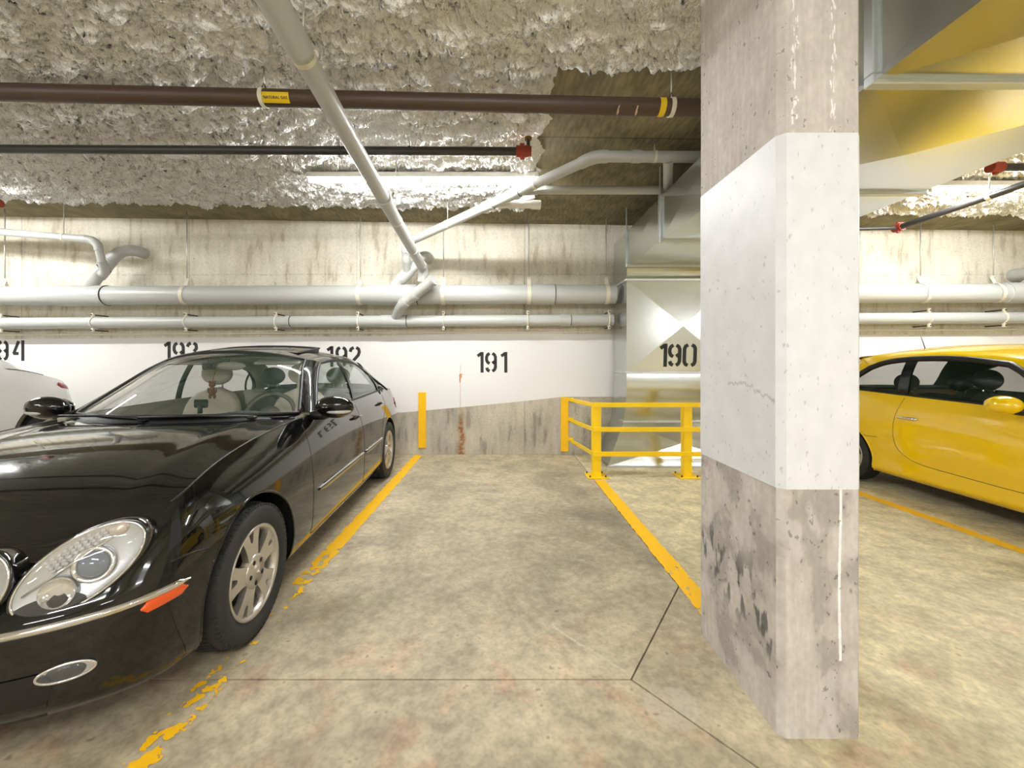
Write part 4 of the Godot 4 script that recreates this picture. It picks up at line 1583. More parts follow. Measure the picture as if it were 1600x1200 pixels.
		for cut in cuts:
			# pillar between the windows, leaning with the frame
			var best: Vector3 = D[0]
			for p in D:
				if absf(-p.z - cut[0]) < absf(-best.z - cut[0]):
					best = p
			var b0 := net.at(net.u_at(top, cut[0] - cut[2]), top) + Vector3(-0.006, -0.004, 0)
			var rows := []
			for k in 7:
				var f := k / 6.0
				var q := b0.lerp(best, f) + Vector3(0.025, 0, 0) * sin(PI * f) * clampf(b0.distance_to(best) / 0.3, 0.0, 1.0)
				var row := PackedVector3Array()
				for e in [[-1.0, -0.012], [-1.0, 0.0], [1.0, 0.0], [1.0, -0.012]]:
					row.append(Vector3((q.x + e[1] + 0.003) * sd, q.y, q.z + e[0] * cut[1]))
				rows.append(row)
			sg = begin(false)
			grid(sg, rows, sd < 0)
			put(sg, mat("gloss black pillar", rgb8(12, 12, 13), 0.12), "window_pillar", t)
		# belt and frame mouldings
		sg = begin(true)
		var belt := PackedVector3Array()
		for i in 41:
			var s := lerpf(-D[0].z, -D[-1].z, i / 40.0)
			var p := net.at(net.u_at(top, s), top)
			belt.append(Vector3(p.x * sd, p.y + 0.002, p.z))
		tube(sg, belt, 0.009, 8)
		var frame := PackedVector3Array()
		for p in D:
			frame.append(Vector3(p.x * sd, p.y, p.z))
		tube(sg, frame, spec.frame_r, 8)
		put(sg, black, "window_frame", t)
	# inner door lining so that the cabin is not see-through below the belt
	for sd in [1.0, -1.0]:
		var rows := []
		for k in 2:
			var row := PackedVector3Array()
			for i in 25:
				var s := lerpf(spec.cabin[0], spec.cabin[1], i / 24.0)
				var p := net.at(net.u_at(top, s), top)
				row.append(Vector3((p.x - 0.02) * sd, p.y + 0.014, p.z) if k == 1 else Vector3((p.x - 0.05) * sd, spec.floor_y + 0.1, p.z))
			rows.append(row)
		sg = begin(true)
		grid(sg, rows, sd > 0)
		put(sg, mat(spec.name + " lining", spec.lining, 0.9), "door_lining", t)
	t.set_meta("net", 0)
	t.remove_meta("net")
	spec["_net"] = net
	spec["_top"] = top
	return t

func seat(t: Node, x: float, s: float, y: float, leather: Material, steel: Material, w := 0.50, h := 0.62, rests := [0.0]) -> void:
	var se := sub("seat", t)
	var st := begin(true)
	ellipsoid(st, Transform3D(Basis(Vector3(w / 2, 0, 0), Vector3(0, 0.11, 0), Vector3(0, 0, 0.27)), Vector3(x, y, -s + 0.22)), 20, 10)
	put(st, leather, "cushion", se)
	st = begin(true)
	# backrest: a slab with rounded shoulders, leaning back
	var rows := []
	for i in 13:
		var f := i / 12.0
		var wy := w / 2 * (1.0 - 0.22 * pow(f, 4.0)) * sqrt(clampf((1.0 - pow(f, 9.0)), 0.02, 1.0))
		var row := PackedVector3Array()
		for j in 25:
			var a := TAU * (j % 24) / 24
			var c := signf(cos(a)) * pow(absf(cos(a)), 0.45)
			var sn := signf(sin(a)) * pow(absf(sin(a)), 0.6)
			row.append(Vector3(x + c * wy, y + h * f, -s - 0.10 - 0.16 * f + sn * 0.085 * (1.0 - 0.3 * f)))
		rows.append(row)
	grid(st, rows)
	put(st, leather, "backrest", se)
	for rx in rests:
		st = begin(true)
		ellipsoid(st, Transform3D(Basis(Vector3(0.135, 0, 0), Vector3(0, 0.098, 0), Vector3(0, 0, 0.06)), Vector3(x + rx, y + h + 0.12, -s - 0.27)), 20, 12)
		put(st, leather, "headrest", se)
		for q in [-0.05, 0.05]:
			st = begin(true)
			tube(st, PackedVector3Array([Vector3(x + rx + q, y + h - 0.02, -s - 0.26), Vector3(x + rx + q, y + h + 0.06, -s - 0.27)]), 0.007, 8)
			put(st, steel, "headrest_post", se)

func wheel_ring(t: Node, c: Vector3, r: float, tilt: float, m: Material) -> void:
	var w := sub("steering_wheel", t)
	var st := begin(true)
	var path := PackedVector3Array()
	for k in 41:
		var a := TAU * k / 40
		path.append(c + Vector3(cos(a) * r, sin(a) * r * cos(tilt), -sin(a) * r * sin(tilt)))
	tube(st, path, 0.016, 10, false)
	put(st, m, "rim", w)
	st = begin(true)
	ellipsoid(st, Transform3D(Basis(Vector3(0.09, 0, 0), Vector3(0, 0.08, -0.03), Vector3(0, 0.02, 0.04)), c), 16, 8)
	for a in [0.1, PI - 0.1, -PI / 2]:
		tube(st, PackedVector3Array([c, c + Vector3(cos(a) * r, sin(a) * r * cos(tilt), -sin(a) * r * sin(tilt))]), 0.015, 8)
	put(st, m, "spokes", w)

# a lens that sits in the bodywork: bezel ring, reflector and clear dome. axes: x = long half axis, y = short half axis, z = outwards with its depth
func oval_lamp(t: Node, called: String, xf: Transform3D, detail: bool) -> void:
	var g := sub(called, t)
	var chrome := mat("chrome", rgb8(228, 228, 228), 0.08, 1.0)
	var st := begin(true)
	var rows := []
	# bezel: rolls from the bodywork up to the lens edge
	for j in 49:
		var a := TAU * (j % 48) / 48
		var row := PackedVector3Array()
		for q in [[1.12, -0.9], [1.10, -0.2], [1.07, 0.10], [1.035, 0.16], [1.0, 0.10]]:
			row.append(xf * Vector3(cos(a) * q[0], sin(a) * q[0], q[1]))
		rows.append(row)
	grid(st, rows)
	put(st, mat("black trim gloss", rgb8(14, 14, 14), 0.08, 0.0, 1.0), "bezel", g)
	st = begin(true)
	var ring := PackedVector3Array()
	for j in 49:
		var a := TAU * j / 48
		ring.append(xf * Vector3(cos(a) * 0.995, sin(a) * 0.995, 0.14))
	tube(st, ring, 0.0045, 8, false)
	put(st, chrome, "chrome_ring", g)
	st = begin(true)
	rows = []
	for j in 49:
		var a := TAU * (j % 48) / 48
		var row := PackedVector3Array()
		for k in 7:
			var r := k / 6.0
			row.append(xf * Vector3(cos(a) * r, sin(a) * r, 0.0 + 0.13 * r * r + 0.012 * sin(r * 14.0)))
		rows.append(row)
	grid(st, rows)
	put(st, mat("lamp reflector", rgb8(205, 208, 212), 0.2, 0.95), "reflector", g)
	if detail:
		var out := xf.basis.z.normalized()
		var ux := xf.basis.x.normalized()
		var uy := xf.basis.y.normalized()
		# projector lens with its bright collar
		var c := xf * Vector3(0.16, -0.12, 0.12)
		var r := xf.basis.y.length() * 0.46
		st = begin(true)
		lathe(st, Transform3D(Basis(ux, out, ux.cross(out)), c), [Vector2(r * 1.25, 0.0), Vector2(r * 1.28, 0.012), Vector2(r * 1.1, 0.016), Vector2(r * 0.92, 0.004)], 28)
		put(st, chrome, "projector_collar", g)
		st = begin(true)
		ellipsoid(st, Transform3D(Basis(ux * r * 0.92, out * 0.022, ux.cross(out) * r * 0.92), c + out * 0.002), 24, 10, 0.0, PI / 2)
		put(st, mat("projector glass", rgb8(120, 128, 138), 0.03, 0.4), "projector_lens", g)
		# second round bowl
		c = xf * Vector3(-0.42, -0.22, 0.1)
		st = begin(true)
		lathe(st, Transform3D(Basis(ux, out, ux.cross(out)), c), [Vector2(r * 1.05, 0.014), Vector2(r * 0.8, 0.002), Vector2(r * 0.3, -0.004), Vector2(0.0, 0.004)], 24)
		put(st, chrome, "bowl", g)
		# ledge that separates the indicator
		st = begin(true)
		tube(st, PackedVector3Array([xf * Vector3(-0.78, 0.30, 0.22), xf * Vector3(0.0, 0.30, 0.34), xf * Vector3(0.86, 0.30, 0.20)]), 0.004, 8)
		put(st, chrome, "ledge", g)
		# faceted indicator lens above the ledge
		st = begin(false)
		for i in 11:
			for j in 4:
				var x := -0.30 + i * 0.095
				var y := 0.42 + j * 0.125
				if x * x + y * y < 0.80:
					box(st, xf * Vector3(x, y, 0.14), Vector3(0.013, 0.010, 0.010), 0.004, Basis(ux, uy, out).orthonormalized())
		put(st, mat("indicator facets", rgb8(226, 224, 220), 0.12, 0.5), "indicator_facets", g).set_meta("kind", "stuff")
		st = begin(true)
		ellipsoid(st, Transform3D(Basis(ux * 0.03, out * 0.014, uy * 0.022), xf * Vector3(0.74, 0.40, 0.12)), 14, 8)
		put(st, mat("bulb amber", rgb8(200, 186, 172), 0.2, 0.4), "indicator_bulb", g)
	st = begin(true)
	rows = []
	for j in 49:
		var a := TAU * (j % 48) / 48
		var row := PackedVector3Array()
		for k in 11:
			var r := k / 10.0
			row.append(xf * Vector3(cos(a) * r, sin(a) * r, 0.12 + 0.52 * sqrt(maxf(0.0, 1.0 - r * r)) ))
		rows.append(row)
	grid(st, rows)
	put(st, glass("clear lamp cover", Color(0.95, 0.97, 1.0, 0.05)), "lens_cover", g)

func on_body(net: Net, s: float, y: float, v_guess := 4.0) -> Array:
	# [u, v] of the point of the side at distance s from the nose and height y
	var u := net.u_at(v_guess, s)
	var v := v_guess
	for k in 6:
		v = net.v_at(u, y)
		u = net.u_at(v, s)
	return [u, v]
# ---------------------------------------------------------------- the three cars
func black_saloon() -> void:
	var black_paint := mat("black car paint", rgb8(14, 14, 14), 0.10, 0.0, 1.0)
	black_paint.metallic_specular = 0.22
	var cols := [
		# x, s, ytop, top inset, nose share, tail share
		[0.0, -0.02, 0.70, 0.0, 1.0, 0.0], [0.34, 0.0, 0.705, 0.0, 1.0, 0.0], [0.63, 0.09, 0.735, 0.02, 1.0, 0.0], [0.82, 0.24, 0.79, 0.06, 0.8, 0.0],
		[0.892, 0.50, 0.855, 0.10, 0.25, 0.0], [0.908, 0.84, 0.905, 0.12, 0.0, 0.0], [0.91, 1.25, 0.955, 0.12, 0.0, 0.0], [0.908, 1.75, 0.985, 0.08, 0.0, 0.0],
		[0.908, 2.4, 0.995, 0.07, 0.0, 0.0], [0.908, 3.05, 1.005, 0.07, 0.0, 0.0], [0.905, 3.69, 1.012, 0.10, 0.0, 0.0], [0.88, 4.15, 1.005, 0.13, 0.0, 0.1],
		[0.83, 4.50, 0.99, 0.12, 0.0, 0.5], [0.68, 4.74, 0.975, 0.04, 0.0, 1.0], [0.36, 4.82, 0.97, 0.0, 0.0, 1.0], [0.0, 4.84, 0.97, 0.0, 0.0, 1.0]]
	var levels := [[0.165, 0.09, 0.14, 0.10], [0.20, 0.03, 0.05, 0.03], [0.30, 0.004, 0.01, 0.0], [0.42, 0.0, 0.0, 0.0], [10.0, 0.0, 0.0, 0.0], [10.14, 0.0, 0.03, 0.02], [10.4, 0.0, 0.07, 0.03], [10.64, 0.006, 0.11, 0.04], [10.85, 0.02, 0.16, 0.06], [11.0, 0.035, 0.22, 0.09]]
	var spec := {
		"name": "black_saloon_car", "label": "black saloon car with oval headlamps and tilted sunroof parked at the left", "at": Vector3(-2.05, 0, -1.19), "yaw": 0.035,
		"cols": cols, "levels": levels, "bumper_y": 0.53, "paint": black_paint, "length": 4.82, "front_s": 0.84, "rear_s": 3.69, "wheel_y": 0.325, "arch_r": 0.372,
		"tyre_r": 0.322, "rim_r": 0.213, "tyre_w": 0.215, "track": 0.895, "wheel_style": 0, "gaps": [1.50, 2.62, 3.40], "lines": [[[1.47, 0.25], [1.475, 0.45], [1.49, 0.70], [1.55, 0.93]], [[2.62, 0.24], [2.625, 0.45], [2.63, 0.70], [2.61, 0.96]], [[3.27, 0.26], [3.27, 0.40], [3.30, 0.58], [3.42, 0.72], [3.60, 0.82], [3.74, 0.96]], [[1.48, 0.245], [2.0, 0.245], [2.6, 0.245], [3.26, 0.25]], [[0.35, 0.60], [0.42, 0.60], [0.50, 0.585]]], "door_v": 2.0, "lip": 0.007, "floor_y": 0.17,
		"hood_u": 3.1, "hood_s": 1.60, "hood_rear": Vector3(0, 0.985, -1.26), "crown": 0.035, "ridge": 0.008,
		"ws_base": [Vector3(0.735, 1.0, -1.66), Vector3(0.45, 1.008, -1.47), Vector3(0, 1.012, -1.38)], "ws_top": Vector3(0, 1.425, -2.10),
		"boot_s": 4.10, "boot_u": 2.6, "boot_crown": 0.02, "rw_base": [Vector3(0.60, 1.055, -4.13), Vector3(0, 1.075, -4.20)], "rw_top": Vector3(0, 1.395, -3.50),
		"wa": [Vector3(0.735, 1.0, -1.66), Vector3(0.66, 1.15, -1.87), Vector3(0.585, 1.29, -2.07), Vector3(0.545, 1.365, -2.22)],
		"wr": [Vector3(0.545, 1.365, -2.22), Vector3(0.555, 1.405, -2.55), Vector3(0.56, 1.41, -2.9), Vector3(0.545, 1.39, -3.3), Vector3(0.52, 1.35, -3.58)],
		"wq": [Vector3(0.52, 1.35, -3.58), Vector3(0.545, 1.25, -3.80), Vector3(0.575, 1.14, -4.0), Vector3(0.60, 1.055, -4.13)],
		"da": [Vector3(0.825, 0.99, -1.72), Vector3(0.745, 1.13, -1.93), Vector3(0.675, 1.26, -2.13), Vector3(0.635, 1.335, -2.28)],
		"dr": [Vector3(0.635, 1.335, -2.28), Vector3(0.645, 1.362, -2.55), Vector3(0.645, 1.358, -2.9), Vector3(0.635, 1.32, -3.25), Vector3(0.64, 1.25, -3.52)],
		"dq": [Vector3(0.64, 1.25, -3.52), Vector3(0.69, 1.16, -3.70), Vector3(0.75, 1.08, -3.84), Vector3(0.81, 1.005, -3.93)],
		"roof_crown": 0.012, "lining": rgb8(176, 170, 150), "glass": glass("car glass", Color(0.30, 0.42, 0.36, 0.16)), "side_glass": glass("car side glass", Color(0.28, 0.42, 0.36, 0.22)),
		"cuts": [[2.64, 0.03, -0.03], [3.60, 0.012, -0.10]], "frame_r": 0.012, "cabin": [1.55, 4.05]}
	var t := build_car(spec)
	var net: Net = spec["_net"]
	var chrome := mat("chrome", rgb8(228, 228, 228), 0.08, 1.0)
	var trim: Material = mats["black trim"]
	# headlamps: a large and a small oval at each side
	for sd in [1.0, -1.0]:
		for lp in [[0.655, 0.655, 0.205, 0.185, 0.098, true], [0.425, 0.640, 0.09, 0.112, 0.088, false]]:
			var out := Vector3(0.46 * sd if lp[5] else 0.30 * sd, 0.26, 1.0).normalized()
			var long := Vector3(-0.62 * sd if lp[5] else -0.25 * sd, -0.5 if lp[5] else -0.62, 0.5).normalized()
			long = (long - out * long.dot(out)).normalized() * -1.0
			var short := out.cross(long)
			if short.y < 0:
				short = -short
			oval_lamp(t, "headlamp", Transform3D(Basis(long * lp[3], short * lp[4], out * 0.07), Vector3(lp[0] * sd, lp[1], -lp[2]) + out * 0.012), lp[5])
	# bumper strip in chrome, amber marker below its end, fog lamps
	for sd in [1.0, -1.0]:
		var fl: bool = sd < 0
		var v0 := net.v_at(2.0, 0.525)
		var pts := []
		for k in 13:
			var u := lerpf(0.4, 3.62, k / 12.0)
			pts.append(Vector2(u, net.v_at(u, 0.505 + 0.008 * k / 12.0)))
		put(surface_strip(net, pts, 0.013, 0.012, 40, fl), chrome, "bumper_strip", t)
		pts = []
		for k in 5:
			var u := lerpf(2.98, 3.60, k / 4.0)
			pts.append(Vector2(u, net.v_at(u, 0.476 + 0.010 * k / 4.0)))
		put(surface_strip(net, pts, 0.021, 0.006, 14, fl), mat("amber lens", rgb8(226, 84, 10), 0.15, 0.0, 0.6), "side_marker", t)
		var fu := 2.22
		var fv := net.v_at(fu, 0.352)
		var fp := net.at(fu, fv)
		var fn := net.normal(fu, fv)
		fp.x *= sd
		fn.x *= sd
		var lx := Vector3(fn.z, 0, -fn.x).normalized()
		var ly := fn.cross(lx).normalized()
		if ly.y < 0:
			ly = -ly
		oval_lamp(t, "fog_lamp", Transform3D(Basis(lx * 0.070, ly * 0.028, fn * 0.03), fp - fn * 0.004), false)
	# air intake and grille at the nose
	var st := begin(false)
	var rows := []
	for q in [[0.20, 1.9], [0.26, 2.0], [0.33, 2.1], [0.37, 2.0]]:
		var row := PackedVector3Array()
		for k in 21:
			var uu := lerpf(-q[1], q[1], k / 20.0)
			var v := net.v_at(absf(uu), q[0])
			var p := net.at(absf(uu), v) + net.normal(absf(uu), v) * 0.004
			row.append(Vector3(p.x * signf(uu), p.y, p.z))
		rows.append(row)
	grid(st, rows)
	put(st, trim, "lower_intake", t)
	st = begin(false)
	for k in 5:
		box(st, Vector3(0, 0.58 + k * 0.03, -0.03 - k * 0.028), Vector3(0.46 - absf(k - 2) * 0.04, 0.010, 0.03), 0.003)
	put(st, chrome, "grille_bars", t)
	# side mouldings with a bright insert, and sill
	for sd in [1.0, -1.0]:
		var fl: bool = sd < 0
		for seg in [[1.56, 2.585], [2.655, 3.28]]:
			var pts := []
			for k in 7:
				var s := lerpf(seg[0], seg[1], k / 6.0)
				var uv := on_body(net, s, 0.50 + 0.012 * (s - 1.5), 4.0)
				pts.append(Vector2(uv[0], uv[1]))
			put(surface_strip(net, pts, 0.024, 0.010, 20, fl), black_paint, "side_moulding", t)
			var pts2 := []
			for p in pts:
				pts2.append(Vector2(p.x, net.v_at(p.x, net.at(p.x, p.y).y + 0.014)))
			put(surface_strip(net, pts2, 0.005, 0.0135, 20, fl), mat("satin strip", rgb8(214, 214, 212), 0.35, 0.6), "bright_insert", t)
		# door handles: dark cup with a bar
		for hd in [[2.50, 0.845], [3.40, 0.875]]:
			var uv := on_body(net, hd[0], hd[1], 8.0)
			var c := net.at(uv[0], uv[1])
			var n := net.normal(uv[0], uv[1])
			c.x *= sd
			n.x *= sd
			var h := sub("door_handle", t)
			st = begin(true)
			ellipsoid(st, Transform3D(Basis(Vector3(0, 0, 0.055), n * 0.006, Vector3(0, 0.032, 0)), c), 20, 8)
			put(st, mat("dark cup", rgb8(8, 8, 8), 0.3), "cup", h)
			st = begin(true)
			tube(st, PackedVector3Array([c + Vector3(0, 0.008, 0.085) + n * 0.004, c + Vector3(0, 0.010, 0.05) + n * 0.028, c + Vector3(0, 0.010, -0.05) + n * 0.028, c + Vector3(0, 0.008, -0.085) + n * 0.004]), 0.012, 10)
			put(st, black_paint, "grip", h)
		# outside mirrors
		var mh := sub("outside_mirror", t)
		st = begin(true)
		ellipsoid(st, Transform3D(Basis(Vector3(0.132, 0, 0), Vector3(0, 0.080, 0.012), Vector3(0, 0, 0.09)), Vector3(0.965 * sd, 1.035, -1.70)), 28, 14)
		put(st, black_paint, "shell", mh)
		st = begin(true)
		ellipsoid(st, Transform3D(Basis(Vector3(0.085, 0.0, -0.012 * sd), Vector3(0, 0.020, 0), Vector3(0, 0, 0.052)), Vector3(1.0 * sd, 1.008, -1.665)), 20, 10)
		put(st, mat("clear indicator", rgb8(206, 208, 208), 0.12, 0.35), "indicator", mh)
		st = begin(true)
		tube(st, PackedVector3Array([Vector3(0.80 * sd, 0.975, -1.72), Vector3(0.87 * sd, 0.975, -1.71), Vector3(0.95 * sd, 1.0, -1.70)]), 0.034, 12)
		put(st, trim, "stalk", mh)
		st = begin(true)
		ellipsoid(st, Transform3D(Basis(Vector3(0.108, 0, 0), Vector3(0, 0.058, 0), Vector3(0, 0, 0.01)), Vector3(0.965 * sd, 1.035, -1.777)), 20, 8)
		put(st, mat("mirror glass", rgb8(200, 205, 208), 0.02, 1.0), "mirror_glass", mh)
		# tail lamps wrap round the corner
		var tp := []
		for k in 6:
			var u := lerpf(11.6, 13.4, k / 5.0)
			tp.append(Vector2(u, net.v_at(u, 0.80)))
		put(surface_strip(net, tp, 0.075, 0.012, 16, fl), mat("red lens", rgb8(150, 18, 14), 0.12, 0.0, 0.6), "tail_lamp", t)
	# sunroof, tilted up at its rear edge, with a wind lip
	var sr := sub("sunroof", t)
	st = begin(true)
	rows = []
	for i in 9:
		var f := i / 8.0
		var row := PackedVector3Array()
		for j in 13:
			var x := lerpf(-0.43, 0.43, j / 12.0)
			row.append(Vector3(x, 1.432 - 0.10 * x * x + lerpf(0.008, 0.062, f), -2.34 - 0.46 * f))
		rows.append(row)
	grid(st, rows)
	put(st, mat("sunroof glass", rgb8(20, 21, 21), 0.05, 0.0, 1.0), "panel", sr)
	st = begin(true)
	for e in [0, 12]:
		var path := PackedVector3Array()
		for i in 9:
			path.append(rows[i][e])
		tube(st, path, 0.009, 8)
	tube(st, rows[8], 0.010, 8)
	tube(st, rows[0], 0.006, 8)
	put(st, trim, "seal", sr)
	st = begin(false)
	for e in [-0.43, 0.43]:
		quad(st, Vector3(e, 1.415, -2.40), Vector3(e, 1.425, -2.40), Vector3(e, 1.47, -2.79), Vector3(e, 1.415, -2.79))
	put(st, trim, "side_blind", sr)
	# wipers and washer jets at the scuttle
	for wp in [[0.55, -1.42, -0.05, -1.30], [-0.05, -1.34, -0.62, -1.42]]:
		st = begin(true)
		tube(st, PackedVector3Array([Vector3(wp[0], 1.005, wp[1]), Vector3(lerpf(wp[0], wp[2], 0.5), 1.020, (wp[1] + wp[3]) / 2), Vector3(wp[2], 1.014, wp[3])]), 0.008, 8)
		box(st, Vector3(wp[0], 1.0, wp[1]), Vector3(0.05, 0.02, 0.04), 0.006)
		put(st, trim, "wiper", t)
	# cabin
	var leather := mat("cream leather", rgb8(206, 198, 176), 0.55)
	var dark_leather := mat("charcoal fabric", rgb8(62, 60, 56), 0.8)
	for x in [-0.38, 0.38]:
		seat(t, x, 2.30, 0.50, leather, chrome)
	seat(t, 0.0, 3.25, 0.52, dark_leather, chrome, 1.25, 0.55, [-0.36, 0.36])
	st = begin(true)
	rows = []
	for i in 9:
		var f := i / 8.0
		var row := PackedVector3Array()
		for j in 21:
			var x := lerpf(-0.70, 0.70, j / 20.0)
			var hump := 0.04 * exp(-pow((x - 0.37) / 0.2, 2.0)) * sin(PI * clampf(f * 1.2, 0.0, 1.0))
			row.append(Vector3(x, lerpf(0.985, 0.975, f) + hump - 0.28 * pow(f, 4.0), -1.50 - 0.42 * f - 0.10 * pow(absf(x), 2.0)))
		rows.append(row)
	grid(st, rows)
	put(st, dark_leather, "dashboard", t)
	wheel_ring(t, Vector3(0.37, 0.93, -1.99), 0.185, 0.45, mat("steering leather", rgb8(92, 88, 76), 0.5))
	st = begin(false)
	box(st, Vector3(0, 0.27, -2.75), Vector3(1.5, 0.04, 2.5), 0.01)
	put(st, dark_leather, "carpet", t)
	st = begin(true)
	rows = []
	for i in 5:
		var f := i / 4.0
		var row := PackedVector3Array()
		for j in 13:
			row.append(Vector3(lerpf(-0.62, 0.62, j / 12.0), 1.0 + 0.01 * f, -3.60 - 0.5 * f))
		rows.append(row)
	grid(st, rows)
	put(st, dark_leather, "parcel_shelf", t)
	var im := sub("inside_mirror", t)
	st = begin(true)
	ellipsoid(st, Transform3D(Basis(Vector3(0.115, 0, 0), Vector3(0, 0.034, 0), Vector3(0, 0, 0.022)), Vector3(0.02, 1.315, -2.10)), 20, 10)
	put(st, mat("grey plastic", rgb8(150, 146, 134), 0.5), "housing", im)
	st = begin(true)
	tube(st, PackedVector3Array([Vector3(0, 1.33, -2.11), Vector3(0, 1.40, -2.08)]), 0.012, 8)
	put(st, trim, "stalk", im)
	st = begin(false)
	box(st, Vector3(0.0, 1.398, -2.10), Vector3(0.26, 0.03, 0.10), 0.012)
	put(st, mat("overhead console", rgb8(30, 30, 30), 0.6), "sensor_pod", im)
	for x in [-0.34, 0.34]:
		st = begin(false)
		box(st, Vector3(x, 1.352, -2.21), Vector3(0.36, 0.02, 0.13), 0.008, Basis(Vector3.RIGHT, 0.35))
		put(st, mats["grey plastic"], "sun_visor", t)
	# small things in the cabin
	var inv := t.transform
	var cam := thing("dash_camera", "small black dash camera beside the inside mirror of the black car", "camera", inv * Vector3(-0.13, 1.315, -2.07))
	cam.rotation.y = spec.yaw
	st = begin(false)
	box(st, Vector3.ZERO, Vector3(0.10, 0.055, 0.035), 0.01)
	put(st, mat("camera grey", rgb8(40, 46, 48), 0.4), "body", cam)
	st = begin(true)
	tube(st, PackedVector3Array([Vector3(0.015, 0, 0.015), Vector3(0.015, 0, 0.032)]), 0.018, 16)
	put(st, mat("camera lens", rgb8(12, 14, 16), 0.05), "lens", cam)
	st = begin(false)
	box(st, Vector3(0, 0.045, -0.005), Vector3(0.02, 0.05, 0.02), 0.004)
	put(st, mats["camera grey"], "mount", cam)
	var bear := thing("toy_bear", "small brown toy bear hanging from the inside mirror of the black car", "toy", inv * Vector3(-0.10, 1.14, -2.06))
	var fur := mat("brown plush", rgb8(128, 84, 56), 0.95)
	for q in [["body", 0.0, -0.02, 0.026, 0.036], ["head", 0.0, 0.032, 0.024, 0.022], ["ear", -0.018, 0.053, 0.009, 0.009], ["ear", 0.018, 0.053, 0.009, 0.009], ["leg", -0.016, -0.058, 0.011, 0.02], ["leg", 0.016, -0.058, 0.011, 0.02], ["arm", -0.03, -0.012, 0.008, 0.02], ["arm", 0.03, -0.012, 0.008, 0.02]]:
		st = begin(true)
		ellipsoid(st, Transform3D(Basis.from_scale(Vector3(q[3], q[4], q[3])), Vector3(q[1], q[2], 0)), 14, 8)
		put(st, fur, q[0], bear)
	st = begin(true)
	tube(st, PackedVector3Array([Vector3(0, 0.05, 0), Vector3(0.02, 0.16, -0.02)]), 0.0015, 5)
	put(st, mats["camera grey"], "cord", bear)
	var ph := thing("phone_holder", "black phone holder standing on the dashboard of the black car", "phone holder", inv * Vector3(-0.02, 1.0, -1.80))
	st = begin(true)
	tube(st, PackedVector3Array([Vector3(0, -0.02, 0), Vector3(0, 0.035, 0)]), 0.016, 10)
	put(st, trim, "stem", ph)
	st = begin(false)
	box(st, Vector3(0, 0.05, -0.01), Vector3(0.10, 0.06, 0.02), 0.008)
	put(st, trim, "cradle", ph)

